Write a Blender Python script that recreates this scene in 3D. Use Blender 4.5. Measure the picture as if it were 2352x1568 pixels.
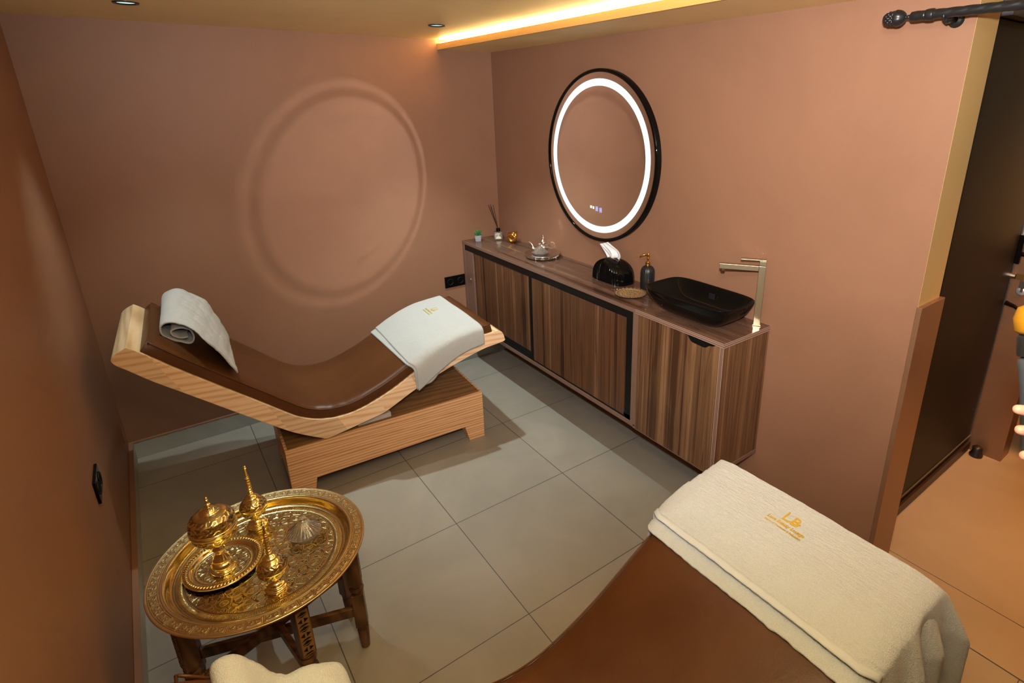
import bpy, bmesh, math, random
import numpy as np
from mathutils import Vector, Matrix, Euler

for o in list(bpy.data.objects):
    bpy.data.objects.remove(o, do_unlink=True)
sc = bpy.context.scene
COL = sc.collection
PI = math.pi
random.seed(7)

# ------------------------------------------------------------------ camera
yaw, pit, roll = -0.6498, -0.3289, -0.0073
CF = Vector((-math.sin(yaw)*math.cos(pit), math.cos(yaw)*math.cos(pit), math.sin(pit)))
rt = Vector((math.cos(yaw), math.sin(yaw), 0)); up = rt.cross(CF)
CR = rt*math.cos(roll) + up*math.sin(roll); CU = up*math.cos(roll) - rt*math.sin(roll)
CLOC = Vector((-2.0123, -3.5030, 1.8119))
cam = bpy.data.objects.new('camera', bpy.data.cameras.new('camera')); COL.objects.link(cam)
cam.matrix_world = Matrix(((CR.x, CU.x, -CF.x, CLOC.x), (CR.y, CU.y, -CF.y, CLOC.y), (CR.z, CU.z, -CF.z, CLOC.z), (0, 0, 0, 1)))
cam.data.sensor_width = 36; cam.data.lens = 1286.65/2352*36
cam.data.shift_x = (1176-1311.6)/2352; cam.data.shift_y = (673.2-784)/2352
cam.data.clip_start = 0.02
sc.camera = cam

# ------------------------------------------------------------------ world, lights, exposure
w = bpy.data.worlds.new('world'); sc.world = w; w.use_nodes = True
w.node_tree.nodes['Background'].inputs[0].default_value = (1, .8, .6, 1)
w.node_tree.nodes['Background'].inputs[1].default_value = 0.02
sc.view_settings.view_transform = 'Standard'; sc.view_settings.look = 'None'
sc.view_settings.exposure = 0.0; sc.view_settings.gamma = 1
cy = sc.cycles
cy.blur_glossy = 0.0; cy.caustics_reflective = True; cy.caustics_refractive = True
cy.use_guiding = True; cy.use_surface_guiding = True; cy.guiding_training_samples = 128
cy.sample_clamp_indirect = 60.0; cy.use_denoising = True
cy.use_adaptive_sampling = True; cy.adaptive_threshold = .06; cy.adaptive_min_samples = 24; cy.max_bounces = 8; cy.diffuse_bounces = 3; cy.glossy_bounces = 4; cy.transmission_bounces = 8

def lamp(name, kind, loc, energy, color, size=.05, aim=None, **k):
    l = bpy.data.lights.new(name, kind); l.energy = energy; l.color = color
    if kind == 'AREA':
        l.size = size
    else:
        l.shadow_soft_size = size
    for a, b in k.items(): setattr(l, a, b)
    o = bpy.data.objects.new(name, l); COL.objects.link(o); o.location = loc
    if aim is not None:
        o.rotation_euler = (Vector(aim)-Vector(loc)).to_track_quat('-Z', 'Y').to_euler()
    return o

FAZ = math.radians(40); FEL = .20; FSZ = 133
FLASH = CLOC + CU*.17 - CF*.02
lamp('camera_flash', 'SPOT', FLASH, 335, (1.0, .965, .91), .035, aim=FLASH + Vector((math.cos(FAZ), math.sin(FAZ), FEL)), spot_size=math.radians(FSZ), spot_blend=1.0)
DOWN = [(-.672, -.645), (-1.917, -.607)]
for i, (x, y) in enumerate(DOWN):
    lamp('downlight_glow', 'SPOT', (x, y, 2.145), (92, 38)[i], (.82, 1.0, .98), .02, aim=(x, y, 0), spot_size=math.radians(84), spot_blend=.9)
lamp('hall_lamp', 'AREA', (.95, -3.35, 2.13), 18, (1, .39, .10), .5, aim=(.95, -3.35, 0), spread=math.radians(110))
lamp('room_lamp', 'SPOT', (-1.2, -2.2, 2.15), 3, (1, .95, .85), .03, aim=(-1.3, -2.1, 0), spot_size=math.radians(130), spot_blend=.7)

# ------------------------------------------------------------------ materials
MATS = {}
def mat(name, color=(.5, .5, .5), rough=.5, metal=0, spec=.5, **k):
    if name in MATS: return MATS[name]
    M = bpy.data.materials.new(name); M.use_nodes = True
    b = M.node_tree.nodes['Principled BSDF']
    b.inputs['Base Color'].default_value = (*color, 1); b.inputs['Roughness'].default_value = rough
    b.inputs['Metallic'].default_value = metal; b.inputs['Specular IOR Level'].default_value = spec
    for a, v in k.items():
        b.inputs[a.replace('_', ' ')].default_value = v
    MATS[name] = M
    return M
class NT:
    def __init__(s, M):
        s.t = M.node_tree; s.b = s.t.nodes['Principled BSDF']
    def n(s, kind, **k):
        x = s.t.nodes.new('ShaderNode'+kind)
        for a, v in k.items():
            if a.startswith('i_'):
                key = a[2:]; key = int(key) if key.isdigit() else key.replace('_', ' ')
                x.inputs[key].default_value = v
            else: setattr(x, a, v)
        return x
    def l(s, a, b): s.t.links.new(a, b)
    def co(s, kind='Object', scale=(1, 1, 1), rot=(0, 0, 0), loc=(0, 0, 0)):
        tc = s.n('TexCoord'); m = s.n('Mapping'); m.inputs['Scale'].default_value = scale
        m.inputs['Rotation'].default_value = rot; m.inputs['Location'].default_value = loc
        s.l(tc.outputs[kind], m.inputs['Vector']); return m.outputs[0]
    def noise(s, vec, scale=5, detail=4, rough=.5, dist=0):
        x = s.n('TexNoise'); x.inputs['Scale'].default_value = scale; x.inputs['Detail'].default_value = detail
        x.inputs['Roughness'].default_value = rough; x.inputs['Distortion'].default_value = dist
        s.l(vec, x.inputs['Vector']); return x.outputs['Fac']
    def ramp(s, fac, stops):
        r = s.n('ValToRGB'); e = r.color_ramp.elements
        while len(e) < len(stops): e.new(.5)
        for q, (p, c) in zip(e, stops): q.position = p; q.color = (*c, 1)
        s.l(fac, r.inputs[0]); return r.outputs[0]
    def bump(s, h, strength=.3, dist=.01, prev=None):
        b = s.n('Bump'); b.inputs['Strength'].default_value = strength; b.inputs['Distance'].default_value = dist
        s.l(h, b.inputs['Height'])
        if prev is not None: s.l(prev, b.inputs['Normal'])
        return b.outputs[0]
    def math(s, op, a, b=None, c=None):
        m = s.n('Math', operation=op)
        for i, v in enumerate((a, b, c)):
            if v is None: continue
            if isinstance(v, (int, float)): m.inputs[i].default_value = v
            else: s.l(v, m.inputs[i])
        return m.outputs[0]
    def mixc(s, fac, a, b):
        m = s.n('Mix', data_type='RGBA')
        for key, v in ((0, fac), (6, a), (7, b)):
            if isinstance(v, (int, float)): m.inputs[key].default_value = v
            elif isinstance(v, tuple): m.inputs[key].default_value = (*v, 1)
            else: s.l(v, m.inputs[key])
        return m.outputs[2]
    def color(s, c): s.l(c, s.b.inputs['Base Color'])
    def rough(s, c): s.l(c, s.b.inputs['Roughness'])
    def normal(s, c): s.l(c, s.b.inputs['Normal'])

def paint(name, c, var=.06, rough=.45, bump=.08, spec=.5):
    M = mat(name, c, rough, spec=spec); t = NT(M)
    v = t.co(); n1 = t.noise(v, 1.7, 5, .6, .6)
    lo = tuple(x*(1-var) for x in c); hi = tuple(x*(1+var) for x in c)
    t.color(t.ramp(n1, [(.3, lo), (.7, hi)]))
    t.rough(t.math('MULTIPLY_ADD', n1, .12, rough-.06))
    t.normal(t.bump(t.noise(v, 160, 3, .6), bump, .002))
    return M
WALL = paint('terracotta_paint', (.272, .137, .083), rough=.5, spec=.28)
WALLL = WALL
CEIL = paint('ochre_ceiling_paint', (.95, .74, .36), .07, .40, spec=.8)
OCHRE = paint('ochre_wall_paint', (.52, .35, .14), .04, .5)
def tiles():
    M = mat('grey_floor_tile', (.26, .235, .2), .42); t = NT(M)
    v = t.co(); n = t.noise(v, 2.2, 6, .6, .8); n2 = t.noise(v, 14, 4, .6)
    c = t.ramp(n, [(.3, (.275, .25, .215)), (.7, (.345, .315, .27))])
    sx = t.n('SeparateXYZ'); t.l(v, sx.inputs[0])
    def line(o, off, wd):
        f = t.math('FRACT', t.math('DIVIDE', t.math('SUBTRACT', o, off), .6))
        d = t.math('MINIMUM', f, t.math('SUBTRACT', 1.0, f))
        return t.math('LESS_THAN', d, wd/.6/2)
    g = t.math('MAXIMUM', line(sx.outputs[0], -.5779, .0035), line(sx.outputs[1], -1.5301, .0035))
    # per tile tone
    cx = t.math('FLOOR', t.math('DIVIDE', t.math('ADD', sx.outputs[0], .5779), .6)); cyy = t.math('FLOOR', t.math('DIVIDE', t.math('ADD', sx.outputs[1], 1.5301), .6))
    cb = t.n('CombineXYZ'); t.l(cx, cb.inputs[0]); t.l(cyy, cb.inputs[1])
    wn = t.n('TexWhiteNoise'); t.l(cb.outputs[0], wn.inputs['Vector'])
    hs = t.n('HueSaturation'); t.l(c, hs.inputs['Color']); t.l(t.math('MULTIPLY_ADD', wn.outputs['Value'], .08, .96), hs.inputs['Value'])
    t.color(t.mixc(g, hs.outputs[0], (.075, .07, .062)))
    t.rough(t.math('MULTIPLY_ADD', n2, .12, .36))
    b = t.bump(t.math('SUBTRACT', 1.0, g), .5, .002); t.normal(t.bump(n2, .05, .002, b))
    return M
TILE = tiles()
def plain_tile():
    M = mat('grey_tile_skirting', (.27, .26, .235), .4); t = NT(M); v = t.co()
    t.color(t.ramp(t.noise(v, 5, 5, .6), [(.3, (.33, .33, .30)), (.7, (.40, .40, .365))])); return M
SKIRT = plain_tile()
def hallfloor():
    M = mat('beige_hall_floor', (.32, .27, .21), .4); t = NT(M); v = t.co(); n = t.noise(v, 1.6, 4, .5, .8)
    t.color(t.ramp(n, [(.3, (.31, .26, .20)), (.7, (.37, .32, .25))])); return M
HFLOOR = hallfloor()
def wood(name, dark, mid, light, scale, rough=.4, dist=1.2, fine=1.0, staves=None, spec=.5, ns=1.0, grain=.5):
    M = mat(name, mid, rough, spec=spec); t = NT(M)
    tc = t.n('TexCoord'); vec = tc.outputs['Object']
    if staves:
        sx = t.n('SeparateXYZ'); t.l(vec, sx.inputs[0])
        u = t.math('FLOOR', t.math('DIVIDE', t.math('ADD', sx.outputs[0], t.math('MULTIPLY', sx.outputs[2], .45)), staves))
        wn = t.n('TexWhiteNoise', noise_dimensions='1D'); t.l(u, wn.inputs['W'])
        ad = t.n('VectorMath', operation='MULTIPLY_ADD'); t.l(wn.outputs['Color'], ad.inputs[0]); ad.inputs[1].default_value = (3, 3, 3); t.l(vec, ad.inputs[2]); vec = ad.outputs[0]
    m = t.n('Mapping'); m.inputs['Scale'].default_value = scale; t.l(vec, m.inputs['Vector']); v = m.outputs[0]
    n = t.noise(v, 1.0*ns, 6, .62, dist)
    wv = t.n('TexWave', wave_type='BANDS', bands_direction='DIAGONAL'); wv.inputs['Scale'].default_value = .55*fine; wv.inputs['Distortion'].default_value = 7; wv.inputs['Detail'].default_value = 3; wv.inputs['Detail Scale'].default_value = .8
    t.l(v, wv.inputs['Vector'])
    f = t.math('ADD', t.math('MULTIPLY', n, 1-grain), t.math('MULTIPLY', wv.outputs['Fac'], grain))
    c = t.ramp(f, [(.22, dark), (.48, mid), (.78, light)])
    if staves:
        hs = t.n('HueSaturation'); t.l(c, hs.inputs['Color']); t.l(t.math('MULTIPLY_ADD', wn.outputs['Value'], .28, .86), hs.inputs['Value']); c = hs.outputs[0]
    t.color(c); t.normal(t.bump(n, .08, .001)); t.rough(t.math('MULTIPLY_ADD', n, .15, rough-.07))
    return M
OAK_F = wood('oak_staves', (.72, .42, .24), (.92, .62, .38), (.95, .72, .50), (3.0, 6, 42), .42, dist=.5, staves=.21, grain=.4)
OAK_B = wood('oak_veneer', (.55, .27, .12), (.80, .44, .22), (.86, .52, .28), (2.2, 40, 78), .42, dist=.4, grain=.55)
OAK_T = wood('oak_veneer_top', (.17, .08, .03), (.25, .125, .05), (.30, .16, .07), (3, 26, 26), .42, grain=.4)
OAK_E = wood('oak_edge', (.55, .36, .18), (.74, .53, .31), (.82, .63, .40), (26, 2.2, 26), .4, dist=1, grain=.4)
def walnut(name, dark, mid, light, ax=1, rough=.36, seed=0.0, swirl=.25, vein=9.0):
    M = mat(name, mid, rough, spec=.3 if ax == 1 else .5); t = NT(M)
    def sc_(a, b): return (a, a, b*.6) if ax == 1 else (a, b, a)
    v1 = t.co(scale=sc_(17, .35) if ax == 1 else (22, .5, 22), loc=(seed, seed, 0)); v2 = t.co(scale=sc_(95, .9) if ax == 1 else (110, 1.2, 110)); v3 = t.co(scale=(4, 4, 1.3))
    n1 = t.noise(v1, 1, 3, .55, swirl); n2 = t.noise(v2, 1, 4, .6, .15); n3 = t.noise(v3, 1.4, 3, .5, 1.2)
    f = t.math('ADD', t.math('MULTIPLY', n1, .72), t.math('MULTIPLY', n2, .17)); f = t.math('MULTIPLY_ADD', n3, .12, f)
    vn = t.math('LESS_THAN', t.math('ABSOLUTE', t.math('SUBTRACT', t.math('FRACT', t.math('MULTIPLY', n1, vein)), .5)), .055)
    t.color(t.ramp(f, [(.40, dark), (.475, mid), (.52, tuple(x*.62 for x in mid)), (.56, mid), (.64, light)]))
    c_ = t.ramp(f, [(.41, dark), (.475, mid), (.52, tuple(x*.66 for x in mid)), (.56, mid), (.63, light)]); t.color(t.mixc(t.math('MULTIPLY', vn, .42), c_, tuple(x*.8 for x in dark)))
    t.normal(t.bump(n2, .06, .001)); return M
WAL = walnut('walnut_door', (.045, .018, .010), (.135, .060, .029), (.225, .112, .060), seed=1.3)
WAL2 = walnut('walnut_door_light', (.060, .026, .012), (.19, .096, .046), (.28, .155, .080), seed=5.1, swirl=.7, vein=14.0)
WALT = walnut('walnut_top', (.065, .030, .020), (.155, .082, .056), (.22, .128, .092), ax=0, rough=.16)
WEDGE = mat('walnut_edge_band', (.21, .12, .09), .35)
STAND = wood('stained_wood', (.045, .018, .007), (.115, .047, .018), (.19, .085, .032), (30, 30, 5), .35, grain=.4)
def leather():
    M = mat('brown_leather', (.1, .04, .016), .38, spec=.28); t = NT(M); v = t.co()
    n = t.noise(v, 3.5, 4, .6, .5)
    t.color(t.ramp(n, [(.3, (.082, .027, .007)), (.72, (.112, .040, .012))]))
    vo = t.n('TexVoronoi'); vo.inputs['Scale'].default_value = 420; t.l(v, vo.inputs['Vector'])
    wr = t.noise(v, 9, 4, .6, 1.0)
    b = t.bump(vo.outputs['Distance'], .12, .001); t.normal(t.bump(wr, .18, .008, b))
    t.rough(t.math('MULTIPLY_ADD', n, .2, .28)); return M
LEATHER = leather()
def terry(name, c, scale=260, st=.9, dist=.004):
    M = mat(name, c, .95, spec=.1); t = NT(M); v = t.co()
    n = t.noise(v, scale, 3, .75); n2 = t.noise(v, scale*.22, 3, .6); n3 = t.noise(v, 6, 3, .5)
    a = tuple(x*.80 for x in c)
    t.color(t.mixc(t.math('MULTIPLY', n3, .35), t.ramp(n, [(.3, a), (.6, c)]), tuple(x*.93 for x in c)))
    vo = t.n('TexVoronoi'); vo.inputs['Scale'].default_value = scale*.9; t.l(v, vo.inputs['Vector'])
    b = t.bump(vo.outputs['Distance'], st, dist); t.normal(t.bump(n2, st*.5, dist*1.5, b))
    M.node_tree.nodes['Principled BSDF'].inputs['Sheen Weight'].default_value = .25
    return M
TOWEL = terry('cream_terry', (.605, .65, .69), 480, .5, .0025)
TOWELF = terry('pale_terry', (.52, .53, .525), 420, .5, .002)
HEM = mat('towel_hem', (.60, .65, .69), .85)
GOLDTHREAD = mat('gold_thread', (.62, .40, .05), .45)
BLACKG = mat('black_glazed_ceramic', (.003, .003, .003), .05, spec=.22)
BLACKM = mat('matt_black_ceramic', (.012, .012, .014), .38)
BLACKP = mat('black_panel', (.004, .004, .005), .45, spec=.25)
RECESS = mat('black_recess', (.003, .003, .003), .6, spec=.2)
IRON = mat('black_iron', (.011, .011, .012), .36)
GOLD = mat('polished_gold', (.83, .50, .12), .13, 1)
CHAMP = mat('brushed_champagne_metal', (.52, .45, .31), .33, 1)
SILVER = mat('silver_plate', (.75, .72, .66), .15, 1)
STEEL = mat('steel', (.6, .6, .6), .25, 1)
GLASS = mat('clear_glass', (1, 1, 1), .0, Transmission_Weight=.94, IOR=1.52)
def brass(name, base, dark, rough=.16):
    M = mat(name, base, rough, 1); t = NT(M)
    at = t.n('Attribute', attribute_name='eng'); f = at.outputs['Fac']
    t.color(t.mixc(f, base, dark)); t.rough(t.math('MULTIPLY_ADD', f, .28, rough))
    v = t.co(); t.normal(t.bump(t.noise(v, 30, 2, .5), .03, .002)); return M
BRASS = brass('engraved_brass', (.90, .77, .37), (.20, .125, .045), .13)
BRASSR = brass('embossed_brass_rim', (.86, .70, .38), (.34, .22, .09), .30)
BRONZE = paint('bronze_cladding', (.28, .15, .085), .12, .32, .04)
MATS['bronze_cladding'].node_tree.nodes['Principled BSDF'].inputs['Metallic'].default_value = .45
DOORB = mat('black_door', (.010, .0085, .0075), .5, spec=.25)
def emis(name, c, s):
    M = bpy.data.materials.new(name); M.use_nodes = True; nt = M.node_tree; nt.nodes.clear()
    e = nt.nodes.new('ShaderNodeEmission'); e.inputs[0].default_value = (*c, 1); e.inputs[1].default_value = s
    o = nt.nodes.new('ShaderNodeOutputMaterial'); nt.links.new(e.outputs[0], o.inputs[0]); return M

# ------------------------------------------------------------------ mesh helpers
class MB:
    def __init__(s): s.v = []; s.f = []; s.a = []
    def add(s, V, F, att=None):
        b = len(s.v); s.v += [tuple(map(float, p)) for p in V]; s.f += [tuple(i+b for i in f) for f in F]
        s.a += list(att) if att is not None else [0.0]*len(V)
        return s
    def box(s, a, b):
        x0, y0, z0 = a; x1, y1, z1 = b
        V = [(x0, y0, z0), (x1, y0, z0), (x1, y1, z0), (x0, y1, z0), (x0, y0, z1), (x1, y0, z1), (x1, y1, z1), (x0, y1, z1)]
        return s.add(V, [(0, 3, 2, 1), (4, 5, 6, 7), (0, 1, 5, 4), (1, 2, 6, 5), (2, 3, 7, 6), (3, 0, 4, 7)])
    def obox(s, c, ax, ay, az):
        c, ax, ay, az = map(Vector, (c, ax, ay, az)); V = []
        for k in (-1, 1):
            for i, j in ((-1, -1), (1, -1), (1, 1), (-1, 1)): V.append(c+ax*i+ay*j+az*k)
        return s.add(V, [(0, 3, 2, 1), (4, 5, 6, 7), (0, 1, 5, 4), (1, 2, 6, 5), (2, 3, 7, 6), (3, 0, 4, 7)])
    def grid(s, P, cu=False, cv=False, att=None):
        nu, nv = len(P), len(P[0]); V = [p for r in P for p in r]; F = []
        for i in range(nu if cu else nu-1):
            for j in range(nv if cv else nv-1):
                i2, j2 = (i+1) % nu, (j+1) % nv
                F.append((i*nv+j, i2*nv+j, i2*nv+j2, i*nv+j2))
        return s.add(V, F, att)
    def lathe(s, prof, c=(0, 0, 0), n=40, rad=None, axis=None):
        P = []
        for (r, z) in prof:
            row = []
            for k in range(n):
                a = 2*PI*k/n; rr = r*(rad(a, r, z) if rad else 1)
                p = Vector((rr*math.cos(a), rr*math.sin(a), z))
                if axis is not None: p = axis @ p
                row.append(p+Vector(c))
            P.append(row)
        return s.grid(P, False, True)
    def tube(s, pts, r, n=10, caps=True, closed=False):
        pts = [Vector(p) for p in pts]; m = len(pts); P = []; N = None
        for i in range(m):
            if closed: T = pts[(i+1) % m]-pts[i-1]
            else: T = pts[min(i+1, m-1)]-pts[max(i-1, 0)]
            T.normalize()
            if N is None: N = T.orthogonal().normalized()
            N = (N-T*N.dot(T)).normalized(); B = T.cross(N)
            rr = r[i] if isinstance(r, (list, tuple)) else r
            P.append([pts[i]+(N*math.cos(2*PI*k/n)+B*math.sin(2*PI*k/n))*rr for k in range(n)])
        b = len(s.v); s.grid(P, closed, True)
        if caps and not closed:
            s.f.append(tuple(b+k for k in range(n))[::-1]); s.f.append(tuple(b+(m-1)*n+k for k in range(n)))
        return s
    def prism(s, poly, y0, y1):   # poly in (x,z), extruded along y
        n = len(poly); V = [(x, y0, z) for x, z in poly]+[(x, y1, z) for x, z in poly]
        F = [tuple(range(n)), tuple(range(2*n-1, n-1, -1))]+[(i, i+n, (i+1) % n+n, (i+1) % n) for i in range(n)]
        return s.add(V, F)
    def sphere(s, c, r, nu=12, nv=16, sc_=(1, 1, 1)):
        prof = [(max(r*math.sin(PI*i/nu), 1e-5), -r*math.cos(PI*i/nu)) for i in range(nu+1)]
        b = len(s.v); s.lathe(prof, (0, 0, 0), nv)
        for i in range(b, len(s.v)):
            p = s.v[i]; s.v[i] = (p[0]*sc_[0]+c[0], p[1]*sc_[1]+c[1], p[2]*sc_[2]+c[2])
        return s
    def build(s, name, m, parent=None, smooth=False, bevel=0, seg=2, sub=0, loc=None, label=None, merge=True, solid=0):
        me = bpy.data.meshes.new(name); me.from_pydata(s.v, [], s.f)
        if any(s.a):
            at = me.attributes.new('eng', 'FLOAT', 'POINT'); at.data.foreach_set('value', s.a)
        bm = bmesh.new(); bm.from_mesh(me)
        if merge: bmesh.ops.remove_doubles(bm, verts=bm.verts, dist=1e-5)
        if not solid: bmesh.ops.recalc_face_normals(bm, faces=bm.faces)
        bm.to_mesh(me); bm.free()
        me.materials.append(m)
        if smooth: me.polygons.foreach_set('use_smooth', [True]*len(me.polygons))
        o = bpy.data.objects.new(name, me); COL.objects.link(o)
        if parent is not None: o.parent = parent
        if loc is not None: o.location = loc
        if solid:
            d = o.modifiers.new('solid', 'SOLIDIFY'); d.thickness = solid; d.offset = -1
        if bevel:
            d = o.modifiers.new('bevel', 'BEVEL'); d.width = bevel; d.segments = seg; d.limit_method = 'ANGLE'; d.angle_limit = math.radians(35)
            if not smooth:
                me.polygons.foreach_set('use_smooth', [True]*len(me.polygons)); d.harden_normals = True
        if sub:
            d = o.modifiers.new('sub', 'SUBSURF'); d.levels = sub; d.render_levels = sub
        if label: o['label'] = label
        return o
def thing(name, label, cat, loc=(0, 0, 0), rz=0, group=None):
    o = bpy.data.objects.new(name, None); COL.objects.link(o); o.location = loc; o.rotation_euler = (0, 0, rz)
    o.empty_display_size = .1
    return tag(o, label, cat, group)
def tag(o, label, cat, group=None):
    o['label'] = label; o['category'] = cat
    if group: o['group'] = group
    return o
def struct(o): o['kind'] = 'structure'; return o
def spline(pts, n, closed=False):
    P = [np.array(p, float) for p in pts]; d = [0]
    for a, b in zip(P[:-1], P[1:]): d.append(d[-1]+max(np.linalg.norm(b-a), 1e-6)**.5)
    out = []
    T = np.linspace(0, d[-1], n)
    m = []
    for i in range(len(P)):
        a, b = max(i-1, 0), min(i+1, len(P)-1)
        m.append((P[b]-P[a])/(d[b]-d[a]))
    j = 0
    for t in T:
        while j < len(P)-2 and t > d[j+1]: j += 1
        h = d[j+1]-d[j]; u = (t-d[j])/h
        out.append((2*u**3-3*u**2+1)*P[j]+(u**3-2*u**2+u)*h*m[j]+(-2*u**3+3*u**2)*P[j+1]+(u**3-u**2)*h*m[j+1])
    return out
def interp(x, xs, ys): return float(np.interp(x, xs, ys))
def fbm(x, y, seed=0):
    r = 0; a = 1; f = 1
    for k in range(4):
        r += a*math.sin(f*(x*1.3+y*.7)+seed*1.7+k*2.1+1.5*math.sin(f*(y*1.1-x*.4)+k+seed)); a *= .5; f *= 2.03
    return r

# ------------------------------------------------------------------ the room
HC = 2.180; HB = 2.124; BW = .368; WL = 2.341; LW = 2.797; JW = .172; YN = -4.6
struct(MB().box((-WL-.1, 0, -.02), (1.4, .1, HC+.05)).build('wall_back', WALL))
struct(MB().box((0, -LW, -.02), (JW-.004, -.0, HC+.05)).build('wall_right', WALL))
struct(MB().box((-WL-.1, YN-.1, -.02), (-WL, 0, HC+.05)).build('wall_left', WALLL))
struct(MB().box((-WL, YN-.1, -.02), (2.5, YN, HC+.05)).build('wall_near', WALL))
struct(MB().box((-WL-.1, YN-.1, -.1), (-.038, .1, 0)).build('floor', TILE))
struct(MB().box((-.031, YN-.1, -.1), (.2085, .1, -.0005)).build('trim_1', HFLOOR, bevel=.002))
struct(MB().box((.2105, YN-.1, -.1), (2.6, .1, 0)).build('floor_hall', HFLOOR))
struct(MB().box((-.038, YN-.1, -.1), (-.0312, -LW, -.006)).build('trim_2', RECESS))
struct(MB().box((-WL-.1, YN-.1, HC), (2.6, .1, HC+.1)).build('ceiling', CEIL))
# dropped border along the right wall: fascia lip and soffit
struct(MB().box((-BW, YN, HB), (-.0005, -.0005, HB+.012)).build('trim_3', CEIL))
struct(MB().box((-BW-.012, YN, HB-.0006), (-BW-.0004, 0, HB+.034)).build('trim_10', paint('ochre_fascia_paint', (.60, .36, .115), .04, .5)))
led = MB()
led.box((-BW+.004, YN+.02, HB+.024), (-BW+.022, -.012, HB+.041))
lo = tag(led.build('light_strip', emis('amber_light', (1.0, .66, .24), 60)), 'glowing amber light strip hidden in the slot at the ceiling edge', 'light strip')
# jamb lining of the opening
struct(MB().box((.0005, -LW-.0008, 1.135), (JW, -LW+.004, HC)).box((JW-.006, -LW, 1.135), (JW, -2.70, HC)).build('trim_4', OCHRE))
struct(MB().box((-.004, -LW-.016, 0), (JW+.014, -LW+.002, 1.145)).box((JW-.002, -LW, 0), (JW+.014, -2.73, 1.145)).build('trim_5', BRONZE, bevel=.002))
# hall: left side wall, end wall pieces, head over the black door
struct(MB().box((JW, -2.70, -.02), (2.5, -2.60, HC)).build('wall_hall', OCHRE))
struct(MB().box((2.45, YN, -.02), (2.55, -2.6, HC)).build('wall_end', OCHRE))
struct(MB().box((1.305, -2.87, 1.145), (1.42, -2.70, HC)).build('wall_return', OCHRE))
struct(MB().box((1.30, -2.875, 0), (1.425, -2.70, 1.143)).build('trim_6', BRONZE, bevel=.002))
struct(MB().box((.40, -2.76, 2.075), (1.30, -2.70, HC-.002)).build('trim_7', mat('dark_grey_paint', (.06, .055, .06), .5)))
door = struct(MB().box((.415, -2.722, .012), (1.285, -2.703, 2.07)).build('door_1', DOORB, bevel=.002))
MB().box((.43, -2.727, .09), (1.28, -2.722, .094)).build('weather_strip', mat('worn_edge', (.10, .085, .06), .4), door)
MB().box((.415, -2.735, .012), (1.283, -2.7225, .06)).build('kick_plate', mat('dark_brown', (.03, .013, .008), .4), door, bevel=.002)
MB().box((1.279, -2.728, .012), (1.285, -2.7225, 2.07)).build('edge_strip', STEEL, door)
# the door's furniture hangs at its free edge
h = MB().box((1.262, -2.745, 1.06), (1.287, -2.7245, 1.20)).tube([(1.275, -2.745, 1.11), (1.275, -2.79, 1.10), (1.262, -2.80, 1.095), (1.22, -2.805, 1.085)], .011)
h.build('door_handle', BLACKG, door, bevel=.002)
k = MB().tube([(1.278, -2.72, .995), (1.278, -2.742, .995)], .012, 14).build('lock_cylinder', STEEL, door)
MB().box((1.274, -2.775, .985), (1.280, -2.745, 1.01)).build('key', mat('brass_key', (.3, .17, .05), .4, 1), k)
MB().box((1.272, -2.795, .945), (1.276, -2.765, .98)).box((1.272, -2.785, .925), (1.276, -2.775, .946)).build('key', STEEL, k)
MB().lathe([(0.0001, 0), (.020, 0), (.022, .003), (.018, .007), (.0001, .008)], (1.295, -2.775, .925), 24, axis=Matrix.Rotation(-PI/2, 3, 'Y')).build('escutcheon', mat('pale_steel', (.55, .58, .62), .3, .6), door, smooth=True)
MB().tube([(1.27, -2.73, .86), (1.27, -2.77, .85), (1.255, -2.80, .84)], [.012, .009, .006]).build('thumb_turn', BLACKG, door)
struct(door)
tag(MB().lathe([(.0001, 0), (.03, 0), (.032, .01), (.022, .03), (.024, .05), (.015, .058), (.0001, .06)], (1.262, -2.775, .0), 20).build('door_stop', BLACKM, smooth=True), 'black rubber door stop on the floor at the foot of the black door', 'door stop')
# skirting tiles with the painted ledge on top
T = .020
for nm, a, b in (('baseboard_back', (-WL+T, -T, 0), (-.0005, -.0005, .098)), ('baseboard_left', (-WL+.0005, YN, 0), (-WL+T, -.0005, .098))):
    struct(MB().box(a, b).build(nm, SKIRT, bevel=.0015))
V = []; n = 160      # chipped paint edge: irregular lip
led = MB()
for i in range(n+1):
    x = -WL+T+.001 + (WL-T-.002)*i/n
    d = .0035+.0012*math.sin(i*1.7)+.0016*random.random()+(.004 if random.random() < .05 else 0)
    V.append((x, d))
P = [[(x, -.0012, .0985), (x, -T-.0008, .0985), (x, -T-.0008, .0985-d), ] for x, d in V]
led.grid(P); struct(led.build('trim_8', WALL))
led = MB(); P = []
for i in range(n+1):
    y = -.001+(YN+.002)*i/n; d = .0035+.0015*math.sin(i*2.3)+.0014*random.random()
    P.append([(-WL+.0012, y, .0985), (-WL+T+.0008, y, .0985), (-WL+T+.0008, y, .0985-d)])
led.grid(P); struct(led.build('trim_9', WALL))

# recessed downlights
def downlight(x, y, label):
    t = thing('downlight', label, 'ceiling light', (x, y, HC), 0, 'recessed ceiling spotlights')
    MB().lathe([(.030, -.0005), (.034, -.004), (.041, -.005), (.043, -.001), (.043, -.0002)], n=40).build('trim_ring', mat('dark_ring', (.05, .05, .06), .3, .6), t, smooth=True)
    MB().lathe([(.0001, -.0022), (.020, -.002), (.030, -.0008)], n=32).build('lens', emis('cool_lens', (.62, .93, .95), .95), t, smooth=True)
downlight(DOWN[0][0], DOWN[0][1], 'small round ceiling spotlight beside the amber light strip, near the room corner')
downlight(DOWN[1][0], DOWN[1][1], 'small round ceiling spotlight over the head of the far lounger, in the upper left')

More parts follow.
